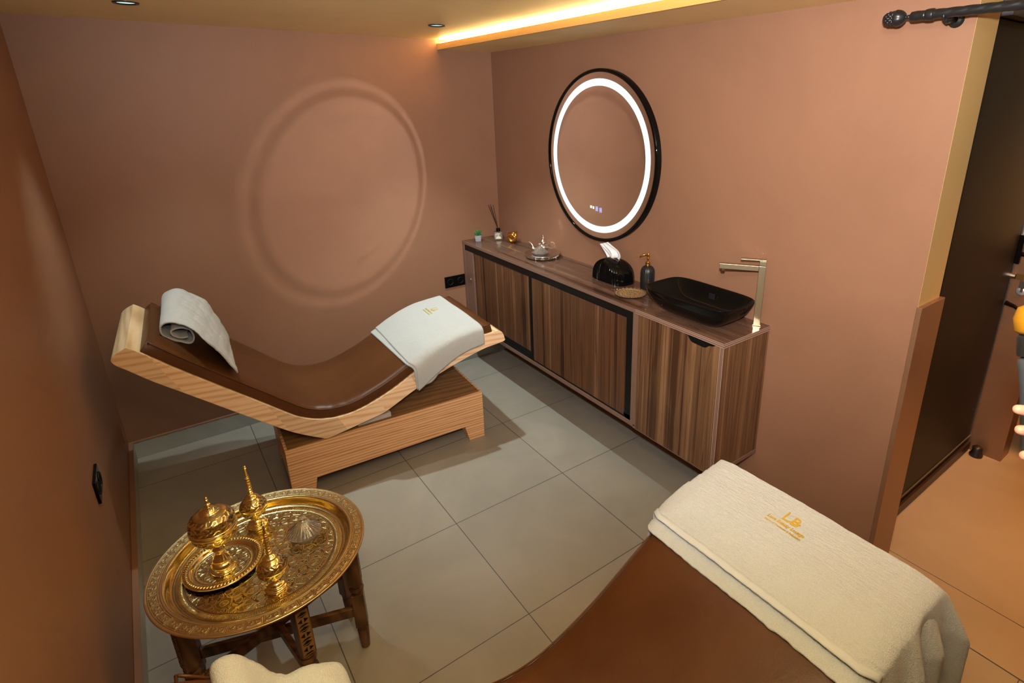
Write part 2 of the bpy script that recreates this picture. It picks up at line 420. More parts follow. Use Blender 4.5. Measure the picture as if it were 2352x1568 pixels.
# power sockets
def socket(loc, rz, wd, hh, label, two=2):
    t = thing('power_socket', label, 'socket', loc, rz)
    MB().box((-wd/2, 0, -hh/2), (wd/2, .009, hh/2)).build('cover_plate', BLACKG, t, bevel=.002)
    for k in range(two):
        cx = (k-(two-1)/2)*wd/two
        MB().lathe([(.0001, .004), (.017, .004), (.019, .0115), (.023, .0125), (.024, .009)], (cx, 0, 0), 28, axis=Matrix.Rotation(-PI/2, 3, 'X')).build('outlet', BLACKP, t, smooth=True)
        m = MB()
        for s in (-1, 1): m.sphere((cx+s*.008, .0062, 0), .0025, 6, 8)
        m.build('contact', STEEL, t)
    return t
socket((-.381, 0, .622), PI, .155, .080, 'black double wall socket on the back wall just left of the walnut sideboard')
s2 = socket((-WL, -1.215, .575), -PI/2, .14, .083, 'black double wall socket on the left wall, seen nearly edge on')

# ------------------------------------------------------------------ round lit mirror
mt = thing('wall_mirror', 'round black framed mirror with a glowing white ring, above the walnut sideboard', 'mirror', (-.001, -1.13, 1.523))
AX = Matrix.Rotation(-PI/2, 3, 'Y')
def disc(r0, r1, h0, h1, n=128): return MB().lathe([(max(r0, 1e-5), h0), (r0 if r0 > 0 else 1e-5, h1), (r1, h1), (r1, h0)], (0, 0, 0), n, axis=AX)
MB().lathe([(.434, .004), (.434, .026), (.437, .031), (.448, .031), (.452, .026), (.452, .0)], (0, 0, 0), 128, axis=AX).build('frame', BLACKG, mt, smooth=True)
MIR = mat('mirror_glass', (.94, .95, .95), 0.0, 1)
MB().lathe([(1e-5, .024), (.368, .024)], (0, 0, 0), 128, axis=AX).build('glass', MIR, mt)
MB().lathe([(.403, .024), (.4345, .024)], (0, 0, 0), 128, axis=AX).build('glass_border', MIR, mt)
MB().lathe([(.368, .0242), (.403, .0242)], (0, 0, 0), 128, axis=AX).build('light_ring', emis('cool_ring', (.78, .92, 1.0), 1.5), mt)
MB().lathe([(1e-5, .002), (.434, .002)], (0, 0, 0), 64, axis=AX).build('backing', BLACKP, mt)
def icon(y, z, wd, hh, c, name, strength=1.0, hollow=False):
    m = MB(); x = -.0246
    def q(a, b, cc, d): m.add([(x, a, b), (x, cc, b), (x, cc, d), (x, a, d)], [(0, 1, 2, 3)])
    if not hollow: q(y-wd/2, z-hh/2, y+wd/2, z+hh/2)
    else:
        e = .0045
        q(y-wd/2, z-hh/2, y+wd/2, z-hh/2+e); q(y-wd/2, z+hh/2-e, y+wd/2, z+hh/2); q(y-wd/2, z-hh/2, y-wd/2+e, z+hh/2); q(y+wd/2-e, z-hh/2, y+wd/2, z+hh/2)
        q(y-wd*.18, z-hh*.2, y+wd*.18, z+hh*.2)
    m.build(name, emis(name+'_glow', c, strength), mt)
icon(.050, -.268, .017, .015, (.95, 1, .9), 'touch_dot'); icon(.029, -.270, .013, .015, (1, 1, .95), 'touch_dot')
icon(.001, -.273, .019, .025, (.55, .58, 1.0), 'touch_button', 1, True); icon(-.032, -.276, .019, .025, (.6, .55, 1.0), 'touch_button', 1, True)

# ------------------------------------------------------------------ walnut sideboard (wall hung)
D = .305; TZ = .903; BZ = .279; YE = -1.752
sb = thing('sideboard', 'long wall-hung walnut sideboard with black framed sliding doors under the mirror', 'sideboard', (0, 0, BZ))
def sbm(): return MB()
def P(m, name, mt_, **k):
    for i in range(len(m.v)): m.v[i] = (m.v[i][0], m.v[i][1], m.v[i][2]-BZ)
    return m.build(name, mt_, sb, **k)
P(sbm().box((-D, YE, TZ-.020), (-.002, -.002, TZ)), 'top_board', WALT, bevel=.0008)
P(sbm().box((-D-.0012, YE, TZ-.0195), (-D+.001, -.002, TZ-.0005)), 'edge_band', WEDGE)
P(sbm().box((-D, YE, BZ), (-.002, -.002, BZ+.025)), 'bottom_board', WEDGE, bevel=.0008)
P(sbm().box((-D, -.034, BZ+.025), (-.002, -.002, TZ-.020)), 'side_panel', WEDGE, bevel=.0008); P(sbm().box((-D, YE, BZ+.025), (-.002, YE+.018, TZ-.020)), 'side_panel', WEDGE, bevel=.0008)
P(sbm().box((-.02, YE+.018, BZ+.025), (-.002, -.034, TZ-.02)), 'back_panel', RECESS)
P(sbm().box((-D+.002, YE+.018, .843), (-D+.03, -.036, TZ-.0201)).box((-D+.002, YE+.018, BZ+.0255), (-D+.022, -.036, BZ+.05)).box((-D+.002, YE+.019, BZ+.0255), (-D+.02, YE+.062, .8425)), 'door_track', BLACKP)
P(sbm().box((-D+.001, -.140, BZ+.026), (-D+.018, -.037, .842)), 'filler_panel', WEDGE)
# two doors in front of dark inner frames
d1 = P(sbm().box((-D+.004, -.838, BZ+.078), (-D+.022, -.164, .841)), 'sliding_door', WAL, bevel=.0008)
d2 = P(sbm().box((-D+.0015, -1.683, BZ+.036), (-D+.019, -.872, .841)), 'sliding_door', WAL, bevel=.0008)
P(sbm().box((-D+.0135, -.164, BZ+.027), (-D+.02, -.141, .842)).box((-D+.0, -.872, BZ+.03), (-D+.0185, -.846, .8415)).box((-D+.003, -.846, BZ+.027), (-D+.02, -.141, BZ+.076)), 'door_frame', BLACKP)
P(MB().sphere((-D-.004, -.108, .645), .008, 8, 12), 'lock_knob', SILVER, smooth=True)

# ------------------------------------------------------------------ sink cabinet
YS = -2.257
sk = thing('vanity_cabinet', 'walnut sink cabinet at the end of the sideboard, carrying the black basin', 'cabinet', (0, 0, BZ-.01))
def Q(m, name, mt_, **k):
    for i in range(len(m.v)): m.v[i] = (m.v[i][0], m.v[i][1], m.v[i][2]-BZ+.01)
    return m.build(name, mt_, sk, **k)
Q(MB().box((-D-.004, YS, TZ-.018), (-.002, YE-.001, TZ+.002)), 'top_board', WALT, bevel=.0008)
Q(MB().box((-D-.0052, YS, TZ-.0175), (-D-.0035, YE-.001, TZ+.0015)).box((-D-.004, YS-.0012, TZ-.0175), (-.002, YS+.0003, TZ+.0015)), 'edge_band', WEDGE)
LN = mat('pale_edge_line', (.50, .37, .30), .4)
for z_ in (TZ-.0175, TZ-.0075, TZ+.0002): Q(MB().box((-D-.0058, YS-.0016, z_), (-D-.0050, YE-.001, z_+.0014)), 'edge_line', LN); Q(MB().box((-D-.0058, YS-.0019, z_), (-.002, YS-.0011, z_+.0014)), 'edge_line', LN)
for y_ in (YS+.0015, YS+.0192): Q(MB().box((-D-.0019, y_, BZ+.016), (-D-.0011, y_+.0013, TZ-.0185)), 'edge_line', LN)
Q(MB().box((-D, YE-.0185, BZ+.01), (-.002, YE-.001, TZ-.0185)), 'side_panel', WEDGE)
Q(MB().box((-D, YS+.002, BZ+.018), (-.002, YS+.020, TZ-.0185)), 'side_panel', WAL2, bevel=.0008)
Q(MB().box((-D-.0012, YS+.0015, BZ+.016), (-D+.0006, YS+.0205, TZ-.0185)), 'edge_band', WEDGE)
Q(MB().box((-D, YS, BZ-.004), (-.002, YE-.001, BZ+.0155)), 'bottom_board', WEDGE, bevel=.0008)
Q(MB().box((-.015, YS+.02, BZ+.016), (-.002, YE-.019, TZ-.0185)), 'back_panel', RECESS)
# door with a cut-out for the grip
yd0, yd1, zt, zb = YE-.0195, YS+.0225, TZ-.021, BZ+.002
poly = [(yd0, zb), (yd0, zt), (-2.052, zt), (-2.064, zt-.004), (-2.078, zt-.022), (-2.092, zt-.028), (-2.150, zt-.030), (-2.166, zt-.026), (-2.180, zt-.014), (-2.200, zt-.010), (-2.215, zt), (yd1, zt), (yd1, zb)]
m = MB(); n_ = len(poly)
m.add([(-D-.001, a, b) for a, b in poly]+[(-D+.017, a, b) for a, b in poly], [tuple(range(n_)), tuple(range(2*n_-1, n_-1, -1))]+[(i, i+n_, (i+1) % n_+n_, (i+1) % n_) for i in range(n_)])
dd = Q(m, 'door', WAL2)
Q(MB().box((-D+.003, -2.22, zt-.04), (-D+.013, -2.045, zt+.001)), 'grip_recess', RECESS)

# ------------------------------------------------------------------ things on the sideboard
Z0 = TZ
# succulent
t = thing('potted_succulent', 'tiny green succulent in a pale grey concrete pot at the far end of the sideboard', 'plant', (-.224, -.092, Z0))
CONC = mat('pale_concrete', (.42, .46, .52), .8); q_ = NT(CONC); q_.normal(q_.bump(q_.noise(q_.co(), 190, 3, .7), .8, .004)); q_.color(q_.ramp(q_.noise(q_.co(), 150, 3, .7), [(.35, (.25, .28, .33)), (.6, (.50, .54, .60))]))
MB().lathe([(.0001, 0), (.019, 0), (.021, .003), (.0255, .042), (.0245, .043), (.022, .038), (.0001, .037)], n=6).build('pot', CONC, t, bevel=.0012)
GR = mat('succulent_green', (.06, .19, .05), .5); m = MB()
for k in range(20):
    ring = k//6; a = k*2.4; el = .25+ring*.38; L = .036-.004*ring; wd = .0085
    dx, dy, dz = math.cos(a)*math.cos(el), math.sin(a)*math.cos(el), math.sin(el)
    b = Vector((0, 0, .040+.004*ring)); d = Vector((dx, dy, dz)); s_ = Vector((-math.sin(a), math.cos(a), 0)); u_ = d.cross(s_)
    rows = []
    for f, wv, th in ((0, .4, .5), (.35, .9, 1), (.7, 1, .9), (.92, .45, .5), (1, .03, .05)):
        c = b+d*L*f+Vector((0, 0, .008*f*f))
        rows.append([c+(s_*math.cos(p)*wd*wv)+(u_*math.sin(p)*.0035*th) for p in np.linspace(0, 2*PI, 9)[:-1]])
    m.grid(rows, False, True)
m.build('leaves', GR, t, smooth=True)
# reed diffuser
t = thing('reed_diffuser', 'square glass reed diffuser with black collar and dark sticks in the room corner', 'diffuser', (-.088, -.135, Z0), -.5)
MB().box((-.030, -.024, 0), (.030, .024, .058)).build('bottle', GLASS, t, bevel=.005, seg=3)
MB().box((-.0255, -.0195, .006), (.0255, .0195, .040)).build('oil', mat('amber_oil', (.35, .22, .12), .2), t, bevel=.004)
MB().lathe([(.0001, .058), (.013, .058), (.0145, .061), (.0145, .078), (.0125, .081), (.0001, .081)], n=24).build('collar', BLACKG, t, smooth=True, bevel=.001)
la = MB().add([(-.017, -.0246, .010), (.017, -.0246, .010), (.0155, -.0246, .020), (.006, -.0246, .028), (-.006, -.0246, .028), (-.0155, -.0246, .020)], [(0, 1, 2, 3, 4, 5)])
la.add([(-.012, -.0246, .042), (.012, -.0246, .042), (.012, -.0246, .047), (-.012, -.0246, .047)], [(0, 1, 2, 3)])
la.add([(-.006, -.0246, .032), (.006, -.0246, .032), (.006, -.0246, .037), (-.006, -.0246, .037)], [(0, 1, 2, 3)])
la.build('label', mat('cream_label', (.75, .68, .48), .5), t, solid=.0003)
RE = mat('dark_reed', (.025, .012, .008), .7)
for dx, dy in ((-.060, .010), (-.052, -.006), (-.043, .012), (-.027, .004), (-.064, -.004)):
    c, s_ = math.cos(.5), math.sin(.5); X, Y = c*dx-s_*dy, s_*dx+c*dy
    MB().tube([(-X*.13, -Y*.13, .05), (X, Y, .242+dy*.6)], .0017, 6).build('reed', RE, t)
# golden knot
m = MB(); R3 = .034; r3 = .0100
for ax in range(3):
    pts = []
    for k in range(48):
        a = 2*PI*k/48; p = [0, 0, 0]; p[(ax+1) % 3] = math.cos(a)*R3*1.0; p[(ax+2) % 3] = math.sin(a)*R3*1.0; p[ax] = .011*math.sin(2*a)*1.2
        p[(ax+1) % 3] *= .78
        pts.append(p)
    m.tube(pts, r3, 12, closed=True)
rot = Euler((.6, .5, .3)).to_matrix()
zs = []
for i, p in enumerate(m.v): q = rot @ Vector(p); m.v[i] = tuple(q); zs.append(q.z)
o = m.build('knot_ornament', GOLD, smooth=True, loc=(-.062, -.288, Z0-min(zs))); tag(o, 'shiny gold knot ornament on the sideboard beside the reed diffuser', 'ornament')

# silver footed tray, teapot and glass dish
TX, TY = -.118, -.722
def ribs(n, a): return lambda t_, r, z: 1+a*math.cos(n*t_)
t = thing('serving_tray', 'round silver tray with a pierced rim on small feet, on the sideboard under the mirror', 'tray', (TX, TY, Z0)); t.scale = (1.22, 1.22, 1.0)
m = MB().lathe([(.0001, .022), (.075, .022), (.083, .024), (.090, .030), (.092, .030), (.093, .028), (.088, .022), (.080, .018), (.0001, .018)], n=64)
m.build('plate', brass('etched_silver', (.55, .53, .48), (.25, .24, .22), .22), t, smooth=True)
m = MB()
for k in range(44):
    a = 2*PI*k/44; c = Vector((math.cos(a)*.084, math.sin(a)*.084, .016)); T_ = Vector((-math.sin(a), math.cos(a), 0))
    m.tube([c+T_*.0048*math.cos(b)+Vector((0, 0, .0052*math.sin(b))) for b in np.linspace(0, 2*PI, 11)[:-1]], .0011, 5, closed=True)
for zz, rr in ((.0115, .083), (.021, .0855)): m.tube([(math.cos(a)*rr, math.sin(a)*rr, zz) for a in np.linspace(0, 2*PI, 65)[:-1]], .0014, 6, closed=True)
m.build('pierced_gallery', SILVER, t, smooth=True)
for a in (.5, 2.07, 3.64, 5.2): MB().lathe([(.0001, 0), (.003, 0), (.0042, .003), (.0028, .007), (.0045, .012), (.003, .016)], (math.cos(a)*.076, math.sin(a)*.076, 0), 12).build('foot', SILVER, t, smooth=True)
zt_ = Z0+.0225
t = thing('teapot', 'small silver teapot with curved spout and pointed lid on the silver tray', 'teapot', (TX+.030, TY+.034, zt_), 2.30); t.scale = (1.28, 1.28, .98)
MB().lathe([(.0001, 0), (.016, 0), (.018, .003), (.013, .007), (.016, .011), (.030, .022), (.034, .034), (.031, .045), (.022, .054), (.016, .058), (.015, .061)], n=40, rad=ribs(12, .015)).build('body', SILVER, t, smooth=True)
MB().lathe([(.0185, .060), (.0175, .066), (.013, .073), (.0075, .081), (.0035, .085), (.006, .089), (.0045, .094), (.002, .097), (.0035, .101), (.0016, .106), (.0001, .112)], n=28).build('lid', SILVER, t, smooth=True)
MB().tube(spline([(.028, 0, .022), (.045, 0, .020), (.053, 0, .030), (.056, 0, .044), (.066, 0, .058), (.072, 0, .060)], 20), [.0085-.0055*i/19 for i in range(20)], 12).build('spout', SILVER, t, smooth=True)
MB().tube(spline([(-.026, 0, .050), (-.038, 0, .064), (-.052, 0, .062), (-.058, 0, .046), (-.052, 0, .030), (-.040, 0, .024), (-.031, 0, .026)], 24), .0026, 8).build('handle', SILVER, t, smooth=True)
def tagine(loc, S, label, rz=0):
    t = thing('covered_glass_dish', label, 'dish', loc, rz, 'fluted glass covered dishes')
    MB().lathe([(.0001, 0), (.026*S, 0), (.040*S, .004*S), (.050*S, .012*S), (.052*S, .019*S), (.0485*S, .019*S), (.046*S, .013*S), (.037*S, .007*S), (.0001, .004*S)], n=64).build('bowl', GLASS, t, smooth=True)
    MB().lathe([(.0535*S, .0195*S), (.054*S, .024*S), (.044*S, .030*S), (.026*S, .046*S), (.013*S, .060*S), (.006*S, .066*S), (.006*S, .069*S), (.010*S, .073*S), (.009*S, .081*S), (.0001, .085*S)]
               + [(.0001, .064*S), (.010*S, .058*S), (.024*S, .0425*S), (.042*S, .0265*S), (.050*S, .0195*S), (.0535*S, .0195*S)], n=96, rad=lambda a, r, z: 1+(.045*math.cos(24*a) if .008*S < r < .052*S and z > .024*S else 0)).build('lid', GLASS, t, smooth=True)
    return t
tagine((TX-.040, TY-.033, zt_), .96, 'small fluted glass covered dish in front of the teapot on the silver tray')

# tissue cover and tissue
t = thing('tissue_box_cover', 'glossy black ribbed half-dome tissue box cover beneath the mirror', 'tissue box', (-.088, -1.345, Z0), 0)
HL, HH, DD = .125, .122, .062
def halfdome(off, nr=26):
    rows = []
    for i in range(73):
        u_ = i/72; y = -HL+2*HL*u_
        rows.append(y)
    return rows
m = MB(); P_ = []
for t_ in [0, .03]+list(np.linspace(.08, 1.0, 34)):
    sy = max(0.06, (1-t_**2.6))**(1/2.1); sx = max(0.10, 1-t_**5.5)**(1/2.2); row = []
    for k in range(44*8):
        a = 2*PI*k/(44*8); c_, s_ = math.cos(a), math.sin(a)
        x = DD*math.copysign(abs(c_)**(2/4.2), c_); y = HL*math.copysign(abs(s_)**(2/3.0), s_)
        rb = .0072*(abs(math.sin(y/.0155*PI+.4))**.7-1)*min(1, abs(x)/(DD*.75))*(1 if t_ < .97 else .3)
        row.append(((x+math.copysign(rb, x)*1.0)*sx, y*sy, HH*t_))
    P_.append(row)
m.grid(P_, False, True); m.f.append(tuple(range(len(m.v)-44*8, len(m.v))))
m.build('shell', BLACKG, t, smooth=True)
m = MB(); pts = [(math.cos(a)*.014, math.sin(a)*.052, HH+.0015-.012*abs(math.sin(a))**2.2) for a in np.linspace(0, 2*PI, 41)[:-1]]
m.tube(pts, .0022, 8, closed=True).build('slot_rim', GOLD, t, smooth=True)
m = MB(); rows = []
LB_ = spline([(.046, .114), (.070, .140), (.109, .178)], 24); RB_ = spline([(-.054, .114), (-.074, .145), (-.060, .172), (-.020, .190), (.024, .207)], 24)
for i in range(24):
    f = i/23; row = []
    for j in range(34):
        g = j/33; y = LB_[i][0]*(1-g)+RB_[i][0]*g; zz = LB_[i][1]*(1-g)+RB_[i][1]*g
        x = .010*math.sin(g*11+f*1.2)*(1-.35*f)-.010*f+.006*math.sin(g*23)
        row.append((x, y, zz+.010*math.sin(PI*g)*(1-f)))
    rows.append(row)
m.grid(rows); ti = m.build('tissue', mat('white_tissue', (.80, .83, .88), .9), None, smooth=True, solid=.0004, loc=(-.088, -1.345, Z0)); tag(ti, 'white paper tissue sticking out of the black ribbed cover', 'tissue')
# soap dispenser
t = thing('soap_dispenser', 'matt black ribbed soap dispenser with gold pump behind the basin end', 'soap dispenser', (-.045, -1.561, Z0), 2.3)
MB().lathe([(.0001, 0), (.033, 0), (.0355, .004), (.036, .085), (.034, .100), (.027, .113), (.016, .120), (.0001, .121)], n=120, rad=lambda a, r, z: 1+(.03*abs(math.cos(10*a))-.02 if r > .02 else 0)).build('bottle', BLACKM, t, smooth=True)
MB().lathe([(.0001, .120), (.0135, .120), (.0135, .139), (.012, .141), (.006, .141), (.0055, .160), (.0075, .162), (.0075, .182), (.006, .185), (.0001, .185)], n=24).build('pump', GOLD, t, smooth=True, bevel=.0008)
MB().tube([(.0, 0, .178), (.028, 0, .175), (.043, 0, .166)], [.0045, .004, .003], 10).build('spout', GOLD, t, smooth=True)
# gold scalloped dish
m = MB(); P_ = []
for i in range(30):
    r = .077*i/29; row = []
    for k in range(144):
        a = 2*PI*k/144; rr = max(r, 1e-5)*(1+.035*math.cos(24*a)*(r/.077)**2)
        z = .004+.010*(r/.077)**3+.0012*math.cos(24*a)*(r/.077)+(.0015 if i % 9 in (7, 8) else 0)
        row.append((rr*math.cos(a), rr*math.sin(a), z))
    P_.append(row)
m.grid(P_, False, True)
P_ = [[(x, y, max(z-.004, 0)) for x, y, z in row] for row in P_[::-1]]
m.grid(P_, False, True); o = m.build('trinket_dish', brass('pressed_gold_plate', (.90, .76, .46), (.5, .38, .18), .36), smooth=True, loc=(-.192, -1.592, Z0)); tag(o, 'shallow gold scalloped dish lying beside the black basin', 'dish')

# basin: squared bowl standing on the counter
def srect(a, b, e, n=96):
    out = []
    for k in range(n):
        t_ = 2*PI*k/n; c_, s_ = math.cos(t_), math.sin(t_)
        out.append((a*math.copysign(abs(c_)**(2/e), c_), b*math.copysign(abs(s_)**(2/e), s_)))
    return out
BX, BY = -.158, -1.985; m = MB(); rows = []
prof = [(.38, .52, .0), (.47, .61, .002), (.72, .79, .024), (.88, .91, .058), (.965, .975, .090), (1.0, 1.0, .107), (.995, .997, .1105), (.955, .975, .109), (.90, .93, .095), (.76, .82, .060), (.60, .66, .028), (.40, .45, .020), (.1, .1, .018), (.001, .001, .018)]
for fa, fb, z in prof:
    rows.append([(x, y, z) for x, y in srect(.134*fa, .235*fb, 5.0)])
m.grid(rows, False, True)
t = thing('wash_basin', 'glossy black rectangular bowl basin on the walnut sink cabinet', 'basin', (BX, BY, Z0+.0025))
m.build('bowl', BLACKG, t, smooth=True, sub=1)
MB().box((-.016, -.002, 0), (.016, .002, .026)).build('overflow_plate', BLACKM, t, loc=(.098, 0, .058), bevel=.001).rotation_euler = (0, 0, PI/2)
MB().box((-.003, -.001, -.0015), (.003, .001, .0015)).build('scratch_mark', mat('chip', (.4, .3, .2), .5), t, loc=(-.105, .11, .045))
m = MB(); rows = [[(x, y, z) for x, y in srect(.134*f, .235*g, 4)] for f, g, z in ((.30, .45, -.0003), (.415, .560, -.0003), (.405, .545, .0014), (.3, .45, .0014))]
m.grid(rows, False, True).build('sealant', mat('clear_silicone', (.16, .16, .17), .3), t, smooth=True)
# tap
t = thing('tap', 'tall square brushed champagne gold tap behind the black basin', 'tap', (-.038, -2.213, Z0+.0022), math.atan2(.150, -.104))
MB().box((-.017, -.017, 0), (.017, .017, .006)).build('base_plate', CHAMP, t, bevel=.001)
MB().box((-.014, -.012, .006), (.014, .012, .262)).build('column', CHAMP, t, bevel=.0012)
MB().box((.0141, -.012, .240), (.172, .012, .2615)).build('spout', CHAMP, t, bevel=.0012)
MB().lathe([(.0001, 0), (.008, 0), (.009, .002), (.009, .012)], (.158, 0, .2285), 20).build('aerator', CHAMP, t, smooth=True)
MB().box((-.013, -.0115, .264), (.013, .0115, .283)).box((-.013, -.0115, .2832), (.088, .0115, .2885)).build('lever', CHAMP, t, bevel=.001)

# ------------------------------------------------------------------ loungers
INN = [(-.454, .933), (-.427, .911), (-.365, .850), (-.281, .770), (-.139, .641), (-.041, .553), (.025, .492), (.085, .441), (.150, .406), (.215, .388), (.284, .383), (.350, .390), (.430, .413), (.530, .452), (.632, .504), (.74, .560), (.85, .597), (.93, .611), (1.005, .617), (1.093, .622), (1.128, .624)]
OUT = [(-.454, .933), (-.490, .915), (-.509, .893), (-.500, .868), (-.472, .841), (-.404, .772), (-.32, .697), (-.126, .523), (-.028, .436), (.047, .373), (.110, .330), (.160, .3), (.188, .286), (.26, .296), (.373, .315), (.463, .332), (.507, .350), (.65, .417), (.82, .478), (1.018, .534), (1.140, .549), (1.164, .556), (1.163, .568), (1.152, .603), (1.128, .624)]
LWD = .60
inner = spline([p for p in INN], 90)
S_ = np.array([p[0] for p in inner]); Zi = np.array([p[1] for p in inner])
def topz(s):      # cushion top at the middle of its width
    return interp(s, S_, Zi)+TH(s)
def TH(s): return .052+.020*math.exp(-((s-.12)/.14)**2)*1.0+.018*math.exp(-((s+.28)/.2)**2)
def curve_at(s):
    z = interp(s, S_, Zi); e = .012; dz = (interp(s+e, S_, Zi)-interp(s-e, S_, Zi))/(2*e)
    n_ = Vector((-dz, 0, 1)).normalized(); return Vector((s, 0, z)), n_
def surf(s, w, lift=0.0):     # point on the cushion top: s along, w across (0..LWD)
    p, n_ = curve_at(s); f = (w-LWD/2)/(LWD/2); f = max(-1, min(1, f))
    e = (1-abs(f)**7)
    th = .056*(.30+.70*e**.5)+.004*(1-f*f)
    q = p+n_*(th+lift); return Vector((q.x, w, q.z))
def surfT(s, w, lift=0.0):   # smooth draping surface over the cushion edge
    p, n_ = curve_at(s); f = (w-LWD/2)/(LWD/2); f = max(-1, min(1, f))
    th = .0585-.010*max(0, (abs(f)-.90)/.10)**2+.003*(1-f*f)
    q = p+n_*(th+lift); return Vector((q.x, w, q.z))
def make_lounger(wid, label, loc, rz, grp):
    t = thing('lounger', label, 'lounger', loc, rz, grp)
    b = MB().box((0, 0, .095), (1.005, .51, .2835)).build('base_box', OAK_B, t, bevel=.0015)
    MB().box((.012, .012, .2836), (.993, .498, .2850)).build('base_top', OAK_T, t)
    for (x0, x1, f) in ((0.0, .115, 1), (1.005, .89, -1)):
        for y0 in (.0, .43):
            m = MB(); c = .022*f; y1 = y0+.08
            V = [(x0, y0, .095), (x1, y0, .095), (x1, y1, .095), (x0, y1, .095), (x0+c*.1, y0, 0), (x1-c, y0, 0), (x1-c, y1, 0), (x0+c*.1, y1, 0)]
            m.add(V, [(0, 1, 2, 3), (4, 5, 6, 7), (0, 1, 5, 4), (1, 2, 6, 5), (2, 3, 7, 6), (3, 0, 4, 7)]).build('foot', OAK_B, t, bevel=.001)
    poly = [tuple(p) for p in inner]+[tuple(p) for p in spline(OUT, 150)[::-1]][1:-1]
    shell = MB().prism(poly, 0, wid).build('seat_shell', OAK_F, t, bevel=.003)
    shell.data.materials.append(OAK_E)
    for pl in shell.data.polygons:
        if abs(pl.normal.y) < .5: pl.material_index = 1
    MB().box((.34, .03, .2852), (.505, .47, .309)).build('support_block', mat('white_board', (.55, .5, .46), .6), t)
    # cushion: loop across the width swept along the profile
    m = MB(); P_ = []; NS = 110; smin, smax = -.418, 1.092
    for i in range(NS+1):
        s = smin+(smax-smin)*i/NS; p, n_ = curve_at(s)
        endf = min(1, min(i, NS-i)/2.5); row = []
        W0, W1 = .009, wid-.005; NW = 44
        for j in range(NW+1):
            f = -1+2*j/NW; f = math.copysign(abs(f)**.8, f); w_ = (W0+W1)/2+f*(W1-W0)/2; e = max(0, 1-abs(f)**12)
            th = .056*e**.28*(.72+.28*endf)+.004*(1-f*f)
            wr = 0
            if .0 < s < .5:
                wr = .0022*math.exp(-((s-.24)/.14)**2)*math.sin((s-.2*w_)*75+3*math.sin(w_*9))*abs(f)**3
            row.append(Vector((p.x, w_, p.z))+n_*(th+wr+.0008))
        row.append(Vector((p.x, W1-.004, p.z))+n_*.0006); row.append(Vector((p.x, W0+.004, p.z))+n_*.0006)
        P_.append(row)
    m.grid(P_, False, True)
    nv = len(P_[0]); b0 = 0
    m.f.append(tuple(range(nv))); m.f.append(tuple(range(NS*nv, NS*nv+nv))[::-1])
    cu = m.build('cushion', LEATHER, t, smooth=True, bevel=.006, seg=3)
    for w_ in (.016, wid-.012):
        pts = []
        for i in range(81):
            s = smin+.006+(smax-smin-.012)*i/80; p, n_ = curve_at(s); pts.append(Vector((p.x, w_, p.z))+n_*.0415)
        MB().tube(pts, .0027, 8).build('piping', LEATHER, cu, smooth=True)
    for s in (smin+.004, smax-.004):
        p, n_ = curve_at(s); pts = [Vector((p.x, w_, p.z))+n_*(.0405+.003*math.sin(PI*(w_-.016)/(wid-.028))) for w_ in np.linspace(.016, wid-.012, 20)]
        MB().tube(pts, .0027, 8).build('piping', LEATHER, cu, smooth=True)
    return t
A1 = math.radians(-3.1)
L1 = make_lounger(.60, 'oak framed lounger with brown leather cushion standing along the back wall', (-1.728, -.925, 0), A1, 'oak and leather loungers')
L2 = make_lounger(.62, 'nearest lounger, brown leather cushion under a thick cream towel, in the foreground', (-1.742, -3.185, 0), 0, 'oak and leather loungers')
M1 = Matrix.Translation((-1.728, -.925, 0)) @ Matrix.Rotation(A1, 4, 'Z')
M2 = Matrix.Translation((-1.742, -3.185, 0))

def towel_sheet(s0, s1, wid, lift, near, far, nu=60, nv=90, seed=0, ruff=.0, slant=lambda f: (0, 0), hemdrop=None):
    # path across the width: far drop, top, near drop
    def pt(u_, v_):
        s = s0+(s1-s0)*u_
        nd = near(u_); fd = far(u_); tot = nd+wid+fd; d = v_*tot
        s += slant(v_)[0]+(slant(v_)[1]-slant(v_)[0])*u_
        r = .022
        if d < nd:        # near side hanging (w<0)
            k_ = nd-d; w_ = -.006-lift; base = surfT(s, .012, lift)
            z = base.z-.004-k_*(1 if k_ > .02 else 1); bil = 0
            if ruff: bil = ruff*min(1, k_/.08)*math.sin(u_*9+seed)*1.0
            return Vector((s+.0, w_-.004-bil*.5-abs(bil)*.4-.010*min(1, k_/.05), z))
        elif d > nd+wid:
            k_ = d-nd-wid; base = surfT(s, wid-.012, lift)
            return Vector((s, wid+.008+lift, base.z-.004-k_))
        w_ = d-nd
        q = surfT(s, min(max(w_, .012), wid-.012)*LWD/wid, lift+.0012*fbm(s*14, w_*11, seed))
        return Vector((q.x, w_, q.z))
    return [[pt(i/nu, j/nv) for j in range(nv+1)] for i in range(nu+1)]

def smoothgrid(P_, it=2):
    A = np.array([[list(p) for p in r] for r in P_])
    for _ in range(it):
        B = A.copy()
        B[:, 1:-1] = A[:, 1:-1]*.5+(A[:, :-2]+A[:, 2:])*.25
        A = B
    return A.tolist()

